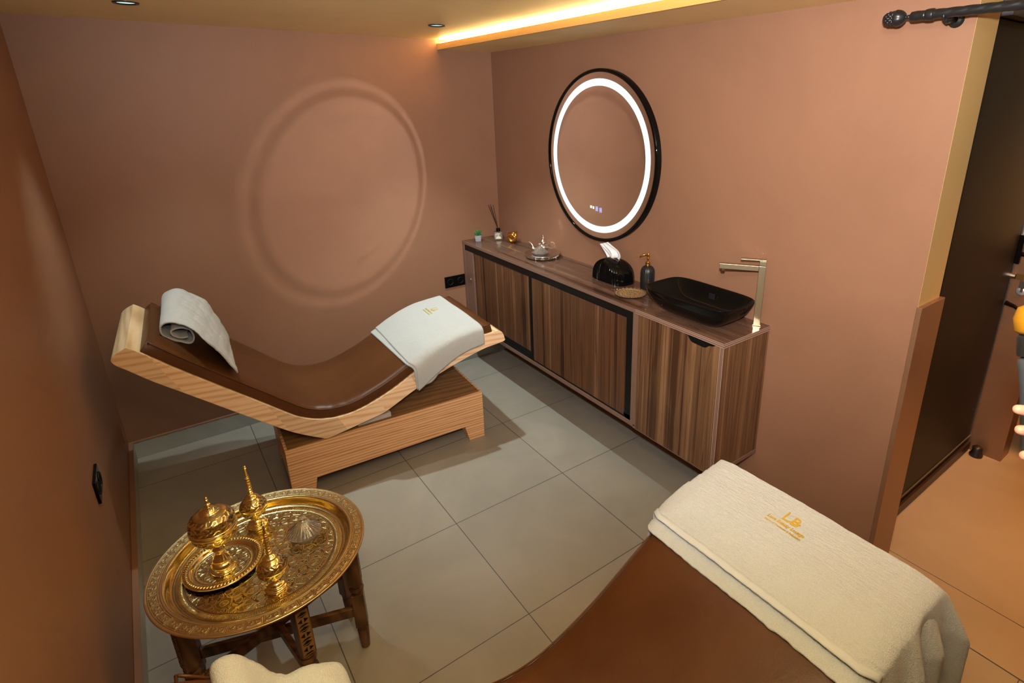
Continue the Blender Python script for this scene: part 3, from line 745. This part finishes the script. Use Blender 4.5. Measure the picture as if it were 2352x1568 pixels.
# towel over the foot of the far lounger (two layers)
t = thing('folded_towel', 'pale folded towel with small gold embroidery draped over the foot of the back wall lounger', 'towel', (-1.728, -.925, 0), A1)
P_ = towel_sheet(.632, 1.005, .60, .007, lambda u_: .150-.055*u_+.004*math.sin(u_*7), lambda u_: .05, seed=1, slant=lambda v: (.012-.022*v*0, .022))
MB().grid(smoothgrid(P_, 3)).build('top_layer', TOWELF, t, smooth=True, solid=.005)
P_ = towel_sheet(.608, .99, .60, .0022, lambda u_: .135+.035*math.exp(-((u_-.25)/.14)**2)-.05*u_, lambda u_: .04, seed=4, slant=lambda v: (.030*(1-v)-.004*0, .0))
MB().grid(smoothgrid(P_, 3)).build('under_layer', TOWELF, t, smooth=True, solid=.004)
T1FUNC = lambda s, w_: surfT(s, w_, .0125)

# thick towel over the foot of the near lounger
t2 = thing('bath_towel', 'thick cream bath towel with gold embroidered logo over the foot of the near lounger', 'towel', (-1.742, -3.185, 0), 0)
def near2(u_): return .20+.24*max(0, (u_-.18)/.82)**1.3+.012*math.sin(u_*10)
def bigtowel(s0, s1, lift, nearf, seed, amp, nu=150, nv=190, drop=.10):
    rows = []
    wid = .62
    for i in range(nu+1):
        u_ = i/nu; row = []
        L_ = (s1-s0)
        for j in range(nv+1):
            v_ = j/nv; nd = nearf(u_); fd = .16; tot = nd+wid+fd; d = v_*tot; w_ = d-nd
            s = s0+L_*u_
            over = 0
            if s > 1.083: over = s-1.083; s = 1.083
            if w_ < 0:
                k_ = -w_; base = surfT(s, .012*LWD/wid, lift)
                flare = min(1, k_/.12); fold = .018*flare*math.sin(u_*11+seed)+.010*flare*math.sin(u_*23+seed*2)
                y = -.006-lift-.030*flare*(1-.3*flare)+fold-.06*max(0, u_-.6)*flare
                p = Vector((s+over*.9+.22*max(0, k_-.02)*max(0, u_-.35), y, base.z-.006-k_*.97))
            elif w_ > wid:
                k_ = w_-wid; base = surfT(s, (wid-.012)*LWD/wid, lift); p = Vector((s+over*.9, wid+.008+lift+.003*math.sin(u_*9), base.z-.004-k_))
            else:
                q = surfT(s, min(max(w_, .012), wid-.012)*LWD/wid, lift); p = Vector((q.x+over*.55, w_, q.z))
            if over: p.z -= over*.75+over*over*2.2
            p.z += amp*(random.random()-.5)*2+.0015*fbm(p.x*12, p.y*10, seed); p.x += amp*(random.random()-.5); p.y += amp*(random.random()-.5)
            row.append(p)
        rows.append(row)
    return smoothgrid(rows, 2)
P_ = bigtowel(.775, 1.15, .018, near2, 1, .0016)
MB().grid(P_).build('top_layer', TOWEL, t2, smooth=True, solid=.010, sub=1)
hm = [[tuple(Vector(P_[i][j])+Vector((-.004, 0, .0035))) for j in range(0, len(P_[0]))] for i in (0, 2, 4, 7)]
MB().grid(hm).build('hem', HEM, t2, smooth=True, solid=.003)
P2_ = bigtowel(.738, 1.10, .008, lambda u_: .19+.18*u_, 3, .0018, nu=110)
MB().grid(P2_).build('under_layer', TOWEL, t2, smooth=True, solid=.009, sub=1)

# embroidery: flat lettering mapped onto the towel
def text_mesh(body, size, sx=1.0, shear=0):
    c = bpy.data.curves.new('txt', 'FONT'); c.body = body; c.size = size; c.align_x = 'CENTER'; c.resolution_u = 3; c.shear = shear; c.offset = .012*size
    o = bpy.data.objects.new('txt', c); COL.objects.link(o); bpy.context.view_layer.update()
    me = bpy.data.meshes.new_from_object(o); bpy.data.objects.remove(o)
    V = [(v.co.x*sx, v.co.y) for v in me.vertices]; F = [tuple(p.vertices) for p in me.polygons]
    bpy.data.meshes.remove(me); return V, F
def emblem(fn, s0, w0, S, parent, mt_, lift=0.0):
    # reading direction is -w, up is +s
    parts = [('L', (-.014, .018), .056, .72), ('B', (.013, .018), .050, .85), ('Luxe Beauty Lounge', (0, 0), .0155, .88), ('Home of Treatment & Relaxation', (0, -.0135), .0085, .95)]
    for body, (ox, oy), size, sx in parts:
        V, F = text_mesh(body, size*S, sx, .25 if len(body) > 2 else 0)
        m = MB(); m.add([fn(s0+(y+oy*S), w0-(x+ox*S), lift) for x, y in V], F)
        if body == 'B':
            m.tube([fn(s0+(.017+.004*math.sin(k*.5))*S+k*.0012*S, w0-(-.006+k*.0026)*S, lift) for k in range(14)], .0009*S, 5)
        m.build('embroidery', mt_, parent, solid=.0015)
def on2(s, w_, l): 
    q = surfT(s, w_*LWD/.62, .0205+l); return Vector((q.x, w_, q.z))
emblem(on2, .965, .330, 1.0, t2, GOLDTHREAD)
emblem(lambda s, w_, l: surfT(s, w_, .0085+l), .885, .385, .95, t, mat('pale_gold_thread', (.55, .42, .12), .5))

# ------------------------------------------------------------------ rolled towels at the heads
def head_towel(label, M, s_back, sec, wn, wf, hs, seed, mt_, thick=.006):
    """sec: points (t along the slope, n off the cushion, 0..1 how far along the flap); lofted across the width"""
    t = thing('rolled_towel', label, 'towel', M.to_translation(), M.to_euler().z)
    C_ = [np.array(q) for q in spline(sec, 90)]
    p0, n0 = curve_at(s_back); tt = Vector((n0.z, 0, -n0.x)); NW = 60; rows = []
    for i in range(NW+1):
        f = i/NW; row = []
        for q in C_:
            a = wn(q[2]); b = wf(q[2]); w_ = a+(b-a)*f; h_ = hs(f, q[0])
            s_t = s_back+q[0]*tt.x*1.0
            base, nn = curve_at(min(s_t, .3)); n_ = q[1]*h_
            p = base+nn*(.0565+n_+.0025)
            wob = .0028*fbm(q[0]*26, w_*15, seed)
            row.append(Vector((p.x+wob*.6, w_+.002*fbm(q[0]*9, 1, seed), p.z+wob)))
        rows.append(row)
    MB().grid(rows).build('towel_body', mt_, t, smooth=True, solid=thick)
    return t
SEC1 = [(.098, .046, 0), (.085, .030, 0), (.055, .028, 0), (.035, .045, 0), (.050, .070, 0), (.085, .078, 0), (.118, .055, 0), (.122, .026, 0), (.090, .010, 0), (.040, .008, 0), (.008, .016, 0), (-.006, .045, .0),
        (.010, .080, .02), (.045, .100, .08), (.10, .106, .2), (.165, .098, .4), (.225, .074, .62), (.280, .044, .84), (.330, .012, 1.0)]
ht = head_towel('pale towel rolled loosely with a pointed flap on the back wall lounger head', M1, -.398, SEC1,
           lambda g: .125-.105*min(1, g*3.2), lambda g: .575-.10*g*g, lambda f, t_: .80+.22*f, 2, TOWELF)
SEC2 = [(.07, .014, 0), (.03, .006, 0), (.0, .012, 0), (-.010, .030, 0), (.012, .048, .1), (.045, .040, .2), (.085, .022, .4), (.120, .022, .5), (.155, .050, .7), (.190, .062, .8), (.225, .046, .9), (.238, .012, 1), (.21, .004, 1), (.15, .008, 1)]
head_towel('cream towel in two humps on the near lounger head, at the bottom picture edge', M2, -.380, SEC2,
           lambda g: .06, lambda g: .585-.02*g, lambda f, t_: .78+.04*f, 5, TOWEL, .009)
def edgeflap():
    pass

# ------------------------------------------------------------------ folding stand with the big brass tray
TBX, TBY, RZ = -1.940, -1.808, .498
tb = thing('folding_stand', 'dark carved wooden folding stand carrying the big round brass tray', 'stand', (TBX, TBY, 0))
def leg(ang, R=.248):
    c, s = math.cos(ang), math.sin(ang); X, Y = R*c, R*s
    m = MB(); r = .021
    def sq(z0, z1, h0, h1):
        a = Vector((c, s, 0)); b = Vector((-s, c, 0)); V = []
        for z, h in ((z0, h0), (z1, h1)):
            for i, j in ((-1, -1), (1, -1), (1, 1), (-1, 1)): V.append(Vector((X, Y, z))+a*h*i+b*h*j)
        m.add(V, [(0, 3, 2, 1), (4, 5, 6, 7), (0, 1, 5, 4), (1, 2, 6, 5), (2, 3, 7, 6), (3, 0, 4, 7)])
    sq(.285, .4695, .0205, .0205); sq(.105, .243, .020, .0195)
    m.lathe([(.0205, .285), (.0225, .279), (.018, .272), (.0235, .264), (.0235, .258), (.017, .252), (.0195, .243)], (X, Y, 0), 20)
    m.lathe([(.0001, 0), (.0125, 0), (.0145, .004), (.018, .055), (.0195, .085), (.016, .092), (.021, .099), (.0195, .106)], (X, Y, 0), 20)
    o = m.build('leg', STAND, tb, bevel=.002)
    # inlaid diamond pattern on the outer face of the upper block
    k = MB(); L = MB(); a = Vector((c, s, 0)); b = Vector((-s, c, 0)); base = Vector((X, Y, 0))+a*.0207
    def tri(m_, pts, off): m_.add([base+a*off+b*u_+Vector((0, 0, z)) for u_, z in pts], [tuple(range(len(pts)))])
    tri(L, [(-.0165, .290), (.0165, .290), (.0165, .455), (-.0165, .455)], .0002)
    z = .297
    while z < .44:
        tri(k, [(-.015, z+.016), (-.003, z+.008), (-.003, z+.024)], .0006); tri(k, [(.015, z+.016), (.003, z+.008), (.003, z+.024)], .0006)
        tri(k, [(-.015, z+.036), (0, z+.028), (.015, z+.036), (.0, z+.0325)], .0006); tri(k, [(-.015, z+.039), (.0, z+.0355), (.015, z+.039), (0, z+.047)], .0006)
        tri(k, [(-.015, z-.003), (.015, z-.003), (.006, z+.003), (-.006, z+.003)], .0006)
        z += .053
    L.build('inlay_field', mat('light_inlay', (.30, .15, .045), .4), o); k.build('inlay', BLACKP, o)
for d in (-18, 20, -80, 162, 200, 100): leg(math.radians(d))
for d, z in ((-18, .165), (20, .205), (-80, .185)):
    a = math.radians(d); u_ = Vector((math.cos(a), math.sin(a), 0))
    MB().obox(Vector((0, 0, z)), u_*.248, u_.cross(Vector((0, 0, 1)))*.009, (0, 0, .0185)).build('cross_rail', STAND, tb, bevel=.003)
for d, z in ((-18, .400), (20, .425), (-80, .410)):
    a = math.radians(d); u_ = Vector((math.cos(a), math.sin(a), 0))
    MB().obox(Vector((0, 0, z)), u_*.248, u_.cross(Vector((0, 0, 1)))*.009, (0, 0, .012)).build('cross_rail', STAND, tb, bevel=.003)

def star_pattern(x, y, K, ph=0.0, n=4):
    h = 0
    for k in range(n):
        a = PI*k/n+ph; h = h+np.cos(K*(x*math.cos(a)+y*math.sin(a)))
    return h
def tray(R, depth, rimw, wall, nth, K, name, label, loc, panels, rope=False):
    """stamped metal tray; relief is real geometry"""
    rs = np.unique(np.concatenate([np.linspace(0.0008, R-rimw-wall, int((R-rimw-wall)/.0009)), np.linspace(R-rimw-wall, R-rimw, 16), np.linspace(R-rimw, R-.002, int(rimw/.0009)), np.array([R-.001, R, R+.0006, R])]))
    th = np.linspace(0, 2*PI, nth, endpoint=False); RR, TT = np.meshgrid(rs, th, indexing='ij')
    X, Y = RR*np.cos(TT), RR*np.sin(TT)
    r1, r2 = R-rimw-wall, R-rimw
    Z = np.where(RR < r1, 0, np.where(RR < r2, depth*(1-np.cos(np.clip((RR-r1)/wall, 0, 1)*PI))/2, depth)).astype(float)
    E = np.zeros_like(Z)
    # centre: interlaced stars
    inn = RR < r1*.86
    h = star_pattern(X, Y, K); 
    g = np.abs(h-.75) < .30; g2 = np.abs(h-2.7) < .22; gr = (h < -1.0)
    G = ((g | g2) & inn); GR_ = gr & inn
    Z = Z-.0004*GR_; E = np.where(GR_, .62, E)
    Z = Z-.0006*G; E = np.where(G, 1.0, E)
    # bead ring and fine lines around the well
    for rr, wd in ((.875, .010), (.975, .006)):
        q = np.abs(RR-r1*rr) < r1*wd; E = np.where(q, .8, E); Z = Z-.0005*q
    bd = np.abs(RR-r1*.925)/(r1*.032); bead = np.where(bd < 1, np.sqrt(np.clip(1-bd**2, 0, 1))*np.abs(np.sin(TT*round(r1*700))), 0)
    Z = Z+.0013*bead; E = np.where((bd < 1) & (bead < .35), .7, E)
    # rim
    u = (RR-r2)/rimw
    if rope:
        z_ = np.where((u > .15) & (u < .85), .0035*np.abs(np.sin(TT*34+u*2.2))*np.sin(np.clip((u-.15)/.7, 0, 1)*PI), 0); Z = Z+z_
        E = np.where((u > .15) & (u < .85) & (z_ < .0008), .8, E)
    elif panels:
        f = (TT*panels/(2*PI)) % 1.0
        fr = ((np.abs(u-.17) < .035) | (np.abs(u-.83) < .035) | ((np.minimum(f, 1-f) < .035) & (u > .13) & (u < .87))) & (u > 0)
        ins = (((np.abs(u-.27) < .025) | (np.abs(u-.73) < .025)) & (f > .1) & (f < .9)) | (((np.abs(f-.1) < .014) | (np.abs(f-.9) < .014)) & (u > .27) & (u < .73))
        cx, cyy = (f-.5)*2*PI*R/panels, (u-.5)*rimw
        # scrolls: two spirals
        def scr(ox, sg):
            dx, dy = (cx-ox)*sg, (cyy)*sg; rr = np.hypot(dx, dy)/(rimw*.25); aa = np.arctan2(dy, dx)
            return (np.abs(((aa/(2*PI)+rr*1.15) % 1.0)-.5) < .17) & (rr < 1.0)
        sc_ = scr(-2*PI*R/panels*.2, 1) | scr(2*PI*R/panels*.2, -1)
        G = (fr | ins) & (u > 0) & (u < 1)
        S2 = sc_ & (u > .3) & (u < .7) & (f > .13) & (f < .87)
        Z = Z+.0009*np.where(S2, 1, 0)-.0009*np.where(G, 1, 0); E = np.where(G, .75, E); E = np.where((u > .3) & (u < .7) & (~S2) & (f > .13) & (f < .87), .55, E)
    Z[-1] -= .004; Z[-2] -= .0015
    nr, nt = Z.shape
    V = np.stack([X, Y, Z], -1).reshape(-1, 3)
    m = MB(); m.v = [tuple(p) for p in V.tolist()]; m.a = E.reshape(-1).tolist()
    ii, jj = np.meshgrid(np.arange(nr-1), np.arange(nt), indexing='ij'); j2 = (jj+1) % nt
    F = np.stack([ii*nt+jj, (ii+1)*nt+jj, (ii+1)*nt+j2, ii*nt+j2], -1).reshape(-1, 4)
    m.f = [tuple(f) for f in F.tolist()]; m.f.append(tuple(range(nt))[::-1])
    # underside
    b = len(m.v); und = [(.001, -.0025), (r1, -.0025), (r2, depth-.003), (R-.001, depth-.0035), (R, depth-.004)]
    n2 = 96; m.lathe(und, (0, 0, 0), n2)
    o = m.build(name, BRASS, smooth=True, loc=loc, merge=False)
    if panels:
        o.data.materials.append(BRASSR); c = np.zeros(len(o.data.polygons)*3); o.data.polygons.foreach_get('center', c); c = c.reshape(-1, 3)
        o.data.polygons.foreach_set('material_index', (np.hypot(c[:, 0], c[:, 1]) > r2+.001).astype(int).tolist())
    return o
o = tray(.300, .024, .043, .020, 1300, 255, 'serving_tray', '', (TBX, TBY, RZ-.024), 40)
tag(o, 'large round engraved brass tray with an embossed rim on the wooden folding stand', 'tray')
ZT = RZ-.024
o = tray(.107, .010, .017, .010, 480, 300, 'small_tray', '', (-2.042, -1.772, ZT+.0035), 0, True)
tag(o, 'small round brass tray with a rope edge lying on the big brass tray', 'tray')

def engraved_lathe(prof, n, zone, K, amp=.0009):
    m = MB(); V = []; E = []
    pr = spline(prof, 110)
    for r, z in pr:
        for k in range(n):
            a = 2*PI*k/n; e = 0; rr = max(r, 1e-5)
            for z0, z1, kk in zone:
                if z0 < z < z1:
                    h = math.sin(kk*a+math.sin(z*K)*1.6)*math.sin(z*K+1.3*math.cos(kk*a))
                    if h > .12: e = .8; rr -= amp
                    if min(z-z0, z1-z) < .0014: e = .7
            V.append((rr*math.cos(a), rr*math.sin(a), z)); E.append(e)
    m.v = V; m.a = E; nr = len(pr)
    for i in range(nr-1):
        for j in range(n): m.f.append((i*n+j, i*n+(j+1) % n, (i+1)*n+(j+1) % n, (i+1)*n+j))
    return m
# incense burner
ib = thing('incense_burner', 'tall brass footed incense burner with a pierced domed lid on the small brass tray', 'incense burner', (-2.044, -1.791, ZT+.0040))
engraved_lathe([(.0005, 0), (.033, 0), (.036, .004), (.034, .009), (.029, .012), (.031, .018), (.027, .028), (.022, .034), (.024, .040), (.019, .050), (.0135, .062), (.013, .070), (.017, .076), (.014, .084), (.012, .092), (.015, .098), (.019, .103), (.022, .110)], 96, [], 1).build('stem', BRASS, ib, smooth=True)
engraved_lathe([(.020, .104), (.036, .109), (.050, .119), (.0585, .134), (.0605, .148), (.0625, .151), (.0625, .155), (.058, .157)], 160, [(.112, .146, 12)], 260).build('bowl', BRASS, ib, smooth=True)
lid = engraved_lathe([(.0625, .1575), (.0625, .162), (.0605, .165), (.0605, .177), (.056, .191), (.046, .202), (.034, .2085), (.025, .211), (.020, .217), (.013, .223), (.006, .226), (.0045, .229), (.008, .233), (.0075, .237), (.004, .240), (.003, .247), (.0055, .250), (.003, .254), (.0045, .258), (.0001, .262)], 160, [(.168, .204, 11)], 240, .0012).build('lid', BRASS, ib, smooth=True)
for k in range(11):
    a = 2*PI*k/11; MB().sphere((.0578*math.cos(a), .0578*math.sin(a), .184), .0019, 6, 8).build('piercing', RECESS, lid)
# rose-water sprinklers
def sprinkler(loc, label):
    t = thing('rose_water_sprinkler', label, 'sprinkler bottle', loc, 0, 'brass long-necked sprinklers on the big tray')
    engraved_lathe([(.0005, 0), (.028, 0), (.031, .003), (.030, .008), (.024, .012), (.025, .017), (.017, .022), (.011, .030), (.012, .036), (.016, .040)], 80, [], 1).build('foot', BRASS, t, smooth=True)
    engraved_lathe([(.013, .040), (.026, .046), (.037, .059), (.041, .074), (.0415, .079), (.038, .090), (.029, .102), (.019, .110)], 140, [(.050, .074, 9), (.081, .104, 9)], 330).build('bulb', BRASS, t, smooth=True)
    pr = [(.017, .109), (.021, .113), (.017, .118), (.009, .124), (.0085, .130)]
    z = .132
    while z < .190:
        pr += [(.0055, z), (.0085-.035*(z-.13), z+.004), (.0055, z+.008)]; z += .009
    pr += [(.0045, .194), (.003, .215), (.003, .222), (.0055, .225), (.003, .228), (.0045, .232), (.0001, .235)]
    engraved_lathe(pr, 40, [], 1).build('neck', BRASS, t, smooth=True)
    return t
sprinkler((-1.928, -1.642, ZT+.0003), 'tall brass long-necked rose water sprinkler at the far side of the big brass tray')
sprinkler((-1.931, -1.962, ZT+.0003), 'tall brass long-necked rose water sprinkler at the near side of the big brass tray')
tagine((-1.812, -1.796, ZT+.0005), 1.0, 'fluted clear glass dish with a pointed glass lid on the big brass tray')

# ------------------------------------------------------------------ curtain rod
cr = thing('curtain_rod', 'black twisted iron curtain rod with a pine cone finial, upper right', 'curtain rod', (-.085, -2.70, 2.045))
Yax = Matrix.Rotation(PI/2, 3, 'X')   # +z -> -y
m = MB(); P_ = []; n_ = 36; L_ = 1.7
for i in range(int(L_/.004)+1):
    y = .004*i; row = []
    for k in range(n_):
        a = 2*PI*k/n_; r = .0120+.0016*(abs(math.sin(1.5*(a+y*52)))**.7)
        row.append((r*math.cos(a), -y, r*math.sin(a)))
    P_.append(row)
m.grid(P_, False, True).build('rod', IRON, cr, smooth=True)
MB().lathe([(.0001, -.006), (.0155, -.006), (.0165, 0), (.0165, .012), (.0155, .015), (.0125, .016)], (0, 0, 0), 32, axis=Yax).build('collar', IRON, cr, smooth=True)
MB().lathe([(.0001, -.052), (.009, -.050), (.0135, -.046), (.0145, -.030), (.0135, -.012), (.0145, -.005), (.0001, -.004)], (0, 0, 0), 32, axis=Yax).build('finial_socket', IRON, cr, smooth=True)
m = MB(); P_ = []
for r, z in spline([(.005, -.050), (.0065, -.056), (.005, -.060), (.013, -.066), (.0205, -.076), (.023, -.088), (.020, -.094), (.021, -.098), (.0205, -.108), (.0165, -.120), (.010, -.127), (.0003, -.130)], 120):
    row = []
    for k in range(144):
        a = 2*PI*k/144; rr = r
        if z < -.0945 and r > .004:
            q = abs(math.sin(4.5*a+z*230))*abs(math.sin(4.5*a-z*230)); rr = r*(.90+.16*q)
        elif -.092 < z < -.064: rr = r*(1+.05*abs(math.sin(4*a)))
        row.append(Yax @ Vector((rr*math.cos(a), rr*math.sin(a), z)))
    P_.append(row)
m.grid(P_, False, True).build('finial', IRON, cr, smooth=True)
MB().lathe([(.0001, 0), (.021, 0), (.022, .003), (.014, .008), (.008, .012)], (.0845, -.045, -.012), 28, axis=Matrix.Rotation(-PI/2, 3, 'Y')).tube([(.080, -.045, -.012), (.02, -.045, -.022), (.0, -.045, -.016)], .006, 10).tube([(-.013, -.045, -.003), (-.008, -.045, -.015), (0, -.045, -.018), (.010, -.045, -.014), (.014, -.045, -.002)], .004, 8).build('bracket', IRON, cr, smooth=True)

# ------------------------------------------------------------------ bin in the hall beyond the opening
vc = thing('waste_bin', 'black bin on the hall floor beyond the bronze wall end, at the right picture edge', 'bin', (1.53, -3.035, 0), .1)
MB().lathe([(.0001, 0), (.118, 0), (.125, .012), (.150, .34), (.156, .345), (.156, .36), (.150, .362)], n=40).build('body', BLACKM, vc, smooth=True)
MB().lathe([(.151, .3625), (.150, .375), (.120, .400), (.05, .412), (.0001, .413)], n=40).build('lid', BLACKG, vc, smooth=True)

# ------------------------------------------------------------------ person beside the camera, only finger tips reach into the picture
SKIN = mat('skin', (.62, .30, .21), .5, Subsurface_Weight=.12); SKIN.node_tree.nodes['Principled BSDF'].inputs['Subsurface Radius'].default_value = (.02, .008, .005)
def skin_obj(name, verts, edges, radii, m_, parent, root=0, sub=2):
    me = bpy.data.meshes.new(name); me.from_pydata(verts, edges, []); me.materials.append(m_)
    o = bpy.data.objects.new(name, me); COL.objects.link(o)
    if parent: o.parent = parent
    sm = o.modifiers.new('skin', 'SKIN'); sm.use_smooth_shade = True
    if not me.skin_vertices: me.skin_vertices.new()
    for i, r in enumerate(radii):
        me.skin_vertices[0].data[i].radius = (r, r) if not isinstance(r, tuple) else r
        me.skin_vertices[0].data[i].use_root = False
    roots = root if isinstance(root, (list, tuple)) else [root]
    for r in roots: me.skin_vertices[0].data[r].use_root = True
    sb_ = o.modifiers.new('sub', 'SUBSURF'); sb_.levels = sub; sb_.render_levels = sub
    return o
PX, PY = -.60, -3.72
pn = thing('person', 'person in dark clothes standing at the right, only fingertips inside the picture edge', 'person', (PX, PY, 0))
def L(p): return (p[0]-PX, p[1]-PY, p[2])
V = []; E_ = []; Rr = []; roots = []
def vtx(p, r, prev=None):
    V.append(L(p)); Rr.append(r); i = len(V)-1
    if prev is not None: E_.append((prev, i))
    return i
fw = Vector((-.86, .5, 0)).normalized(); sd = Vector((.5, .86, 0)).normalized()   # faces the camera side; sd = its right hand side
def at(f, s_, z): return (PX+fw.x*f+sd.x*s_, PY+fw.y*f+sd.y*s_, z)
pel = vtx(at(0, 0, .98), (.15, .11)); roots.append(pel)
wst = vtx(at(0, 0, 1.12), (.125, .09), pel); chs = vtx(at(.0, 0, 1.32), (.15, .10), wst); nk = vtx(at(0, 0, 1.47), .055, chs); nk2 = vtx(at(.01, 0, 1.52), .050, nk)
hd = vtx(at(.02, 0, 1.60), (.074, .085), nk2); hd2 = vtx(at(.015, 0, 1.69), (.072, .088), hd); vtx(at(.005, 0, 1.74), .05, hd2)
for sg in (1, -1):
    hp = vtx(at(0, .09*sg, .92), .085, pel); kn = vtx(at(.02, .10*sg, .50), .055, hp); cf = vtx(at(-.01, .10*sg, .36), .052, kn); an = vtx(at(0, .10*sg, .09), .036, cf); vtx(at(.13, .10*sg, .035), .035, an)
wr1 = (-.985, -3.455, 1.345)
shd = at(0, .17, 1.40); e1 = (-.79, -3.56, 1.12)
a = vtx(shd, .055, chs); b = vtx(e1, .042, a); c = vtx(tuple((Vector(e1)*.35+Vector(wr1)*.65)), .034, b); wri = vtx(wr1, (.027, .022), c)
pm1 = vtx((-1.004, -3.424, 1.356), (.026, .018), wri); pb1 = vtx((-1.020, -3.406, 1.385), (.018, .014), pm1); pb2 = vtx((-1.022, -3.412, 1.358), (.018, .014), pm1)
sh2 = at(0, -.17, 1.40); e2 = (-.92, -3.86, 1.08); a = vtx(sh2, .055, chs); b = vtx(e2, .042, a); wr2 = (-1.075, -3.62, 1.04); c = vtx(wr2, .026, b); pm2 = vtx((-1.09, -3.57, 1.042), (.032, .018), c)
def fingers(pm, base, dirv, spread, tips, rad=.0088):
    for k, (kn_, mid, tip) in enumerate(tips):
        i0 = vtx(kn_, rad*1.08, None); E_.append((pm, i0)); i1 = vtx(mid, rad, i0); i2 = vtx(tip, rad*.82, i1)
TIPS = [((-1.040, -3.385, 1.412), (-1.066, -3.358, 1.425), (-1.084, -3.340, 1.428)),
        ((-1.048, -3.388, 1.389), (-1.077, -3.358, 1.398), (-1.109, -3.329, 1.4035)),
        ((-1.050, -3.394, 1.366), (-1.080, -3.367, 1.372), (-1.113, -3.338, 1.3765)),
        ((-1.048, -3.402, 1.343), (-1.082, -3.378, 1.342), (-1.115, -3.351, 1.3415))]
fingers(pb1, None, None, None, TIPS[:2]); fingers(pb2, None, None, None, TIPS[2:])
th_ = [((-1.000, -3.425, 1.392), (-1.015, -3.402, 1.418), (-1.028, -3.388, 1.432))]
fingers(pm1, None, None, None, th_, .0105)
T2 = [((-1.115+.008*k, -3.535, 1.070-.020*k), (-1.132+.008*k, -3.505, 1.071-.021*k), (-1.143+.008*k, -3.485, 1.068-.022*k)) for k in range(4)]
fingers(pm2, None, None, None, T2)
fingers(pm2, None, None, None, [((-1.075, -3.575, 1.075), (-1.085, -3.55, 1.095), (-1.10, -3.535, 1.10))], .0105)
body = skin_obj('body', V, E_, Rr, SKIN, pn, roots)
CL = mat('charcoal_cloth', (.02, .02, .024), .85)
V = []; E_ = []; Rr = []; roots = []
q0 = vtx(at(0, 0, .93), (.17, .13)); q1 = vtx(at(0, 0, 1.12), (.145, .11), q0); q2 = vtx(at(0, 0, 1.32), (.17, .12), q1); vtx(at(0, 0, 1.43), .085, q2)
a = vtx(shd, .07, q2); b = vtx(e1, .055, a); vtx(tuple((Vector(e1)*.5+Vector(wr1)*.5)), .046, b)
a = vtx(sh2, .07, q2); b = vtx(e2, .055, a); vtx(tuple((Vector(e2)*.5+Vector(wr2)*.5)), .046, b)
skin_obj('shirt', V, E_, Rr, CL, pn, 0)
V = []; E_ = []; Rr = []
q0 = vtx(at(0, 0, .96), (.16, .125))
for sg in (1, -1):
    hp = vtx(at(0, .09*sg, .88), .10, q0); kn = vtx(at(.02, .10*sg, .50), .072, hp); vtx(at(0, .10*sg, .10), .058, kn)
skin_obj('trousers', V, E_, Rr, mat('dark_trousers', (.012, .012, .014), .8), pn, 0)
for sg in (1, -1):
    V = []; E_ = []; Rr = []
    a = vtx(at(-.04, .10*sg, .045), .045); b = vtx(at(.07, .10*sg, .042), .044, a); vtx(at(.17, .10*sg, .035), .036, b)
    skin_obj('shoe', V, E_, Rr, BLACKM, pn, 0)
V = []; E_ = []; Rr = []
a = vtx(at(-.02, 0, 1.62), .080); b = vtx(at(-.015, 0, 1.70), .086, a); vtx(at(.01, 0, 1.745), .065, b)
skin_obj('hair', V, E_, Rr, mat('dark_hair', (.015, .01, .008), .6), pn, 0)
m = MB(); hc = Vector(at(.02, 0, 1.62))
for sg in (1, -1):
    MB().sphere(L(at(.092, .030*sg, 1.635)), .011, 8, 10).build('eye', mat('eye_white', (.8, .8, .8), .2), pn)
m = MB().tube([L(at(.095, 0, 1.640)), L(at(.112, 0, 1.610)), L(at(.118, 0, 1.598)), L(at(.10, 0, 1.592))], [.006, .010, .013, .006], 10).build('nose', SKIN, pn, smooth=True)
MB().tube([L(at(.094, -.024, 1.565)), L(at(.103, 0, 1.567)), L(at(.094, .024, 1.565))], [.003, .007, .003], 8).build('mouth', mat('lips', (.45, .14, .12), .4), pn, smooth=True)
for sg in (1, -1): MB().sphere(L(at(.0, .078*sg, 1.625)), .02, 8, 10, (1, 1, 1)).build('ear', SKIN, pn, smooth=True)

# the bottle-like sprayer held by the near person, its side just inside the picture edge
hb = thing('spray_bottle', 'grey bottle with a black collar and amber cap held by the person', 'bottle', (-.995, -3.362, 1.300))
ax_ = (Vector((-.968, -3.305, 1.525))-Vector((-1.019, -3.369, 1.284))).normalized(); qm = Vector((0, 0, 1)).rotation_difference(ax_).to_matrix()
MB().lathe([(.0001, 0), (.030, 0), (.033, .004), (.034, .10), (.036, .125), (.0365, .140), (.030, .146), (.0001, .146)], (0, 0, 0), 32, axis=qm).build('body', mat('blue_grey_plastic', (.055, .063, .075), .45), hb, smooth=True)
MB().lathe([(.0001, .1465), (.037, .1465), (.038, .150), (.0375, .176), (.034, .180), (.0001, .180)], (0, 0, 0), 32, axis=qm).build('collar', BLACKM, hb, smooth=True)
MB().lathe([(.0001, .1805), (.034, .1805), (.041, .186), (.042, .205), (.036, .222), (.018, .230), (.0001, .231)], (0, 0, 0), 32, axis=qm).build('cap', mat('amber_plastic', (.34, .15, .004), .45), hb, smooth=True)
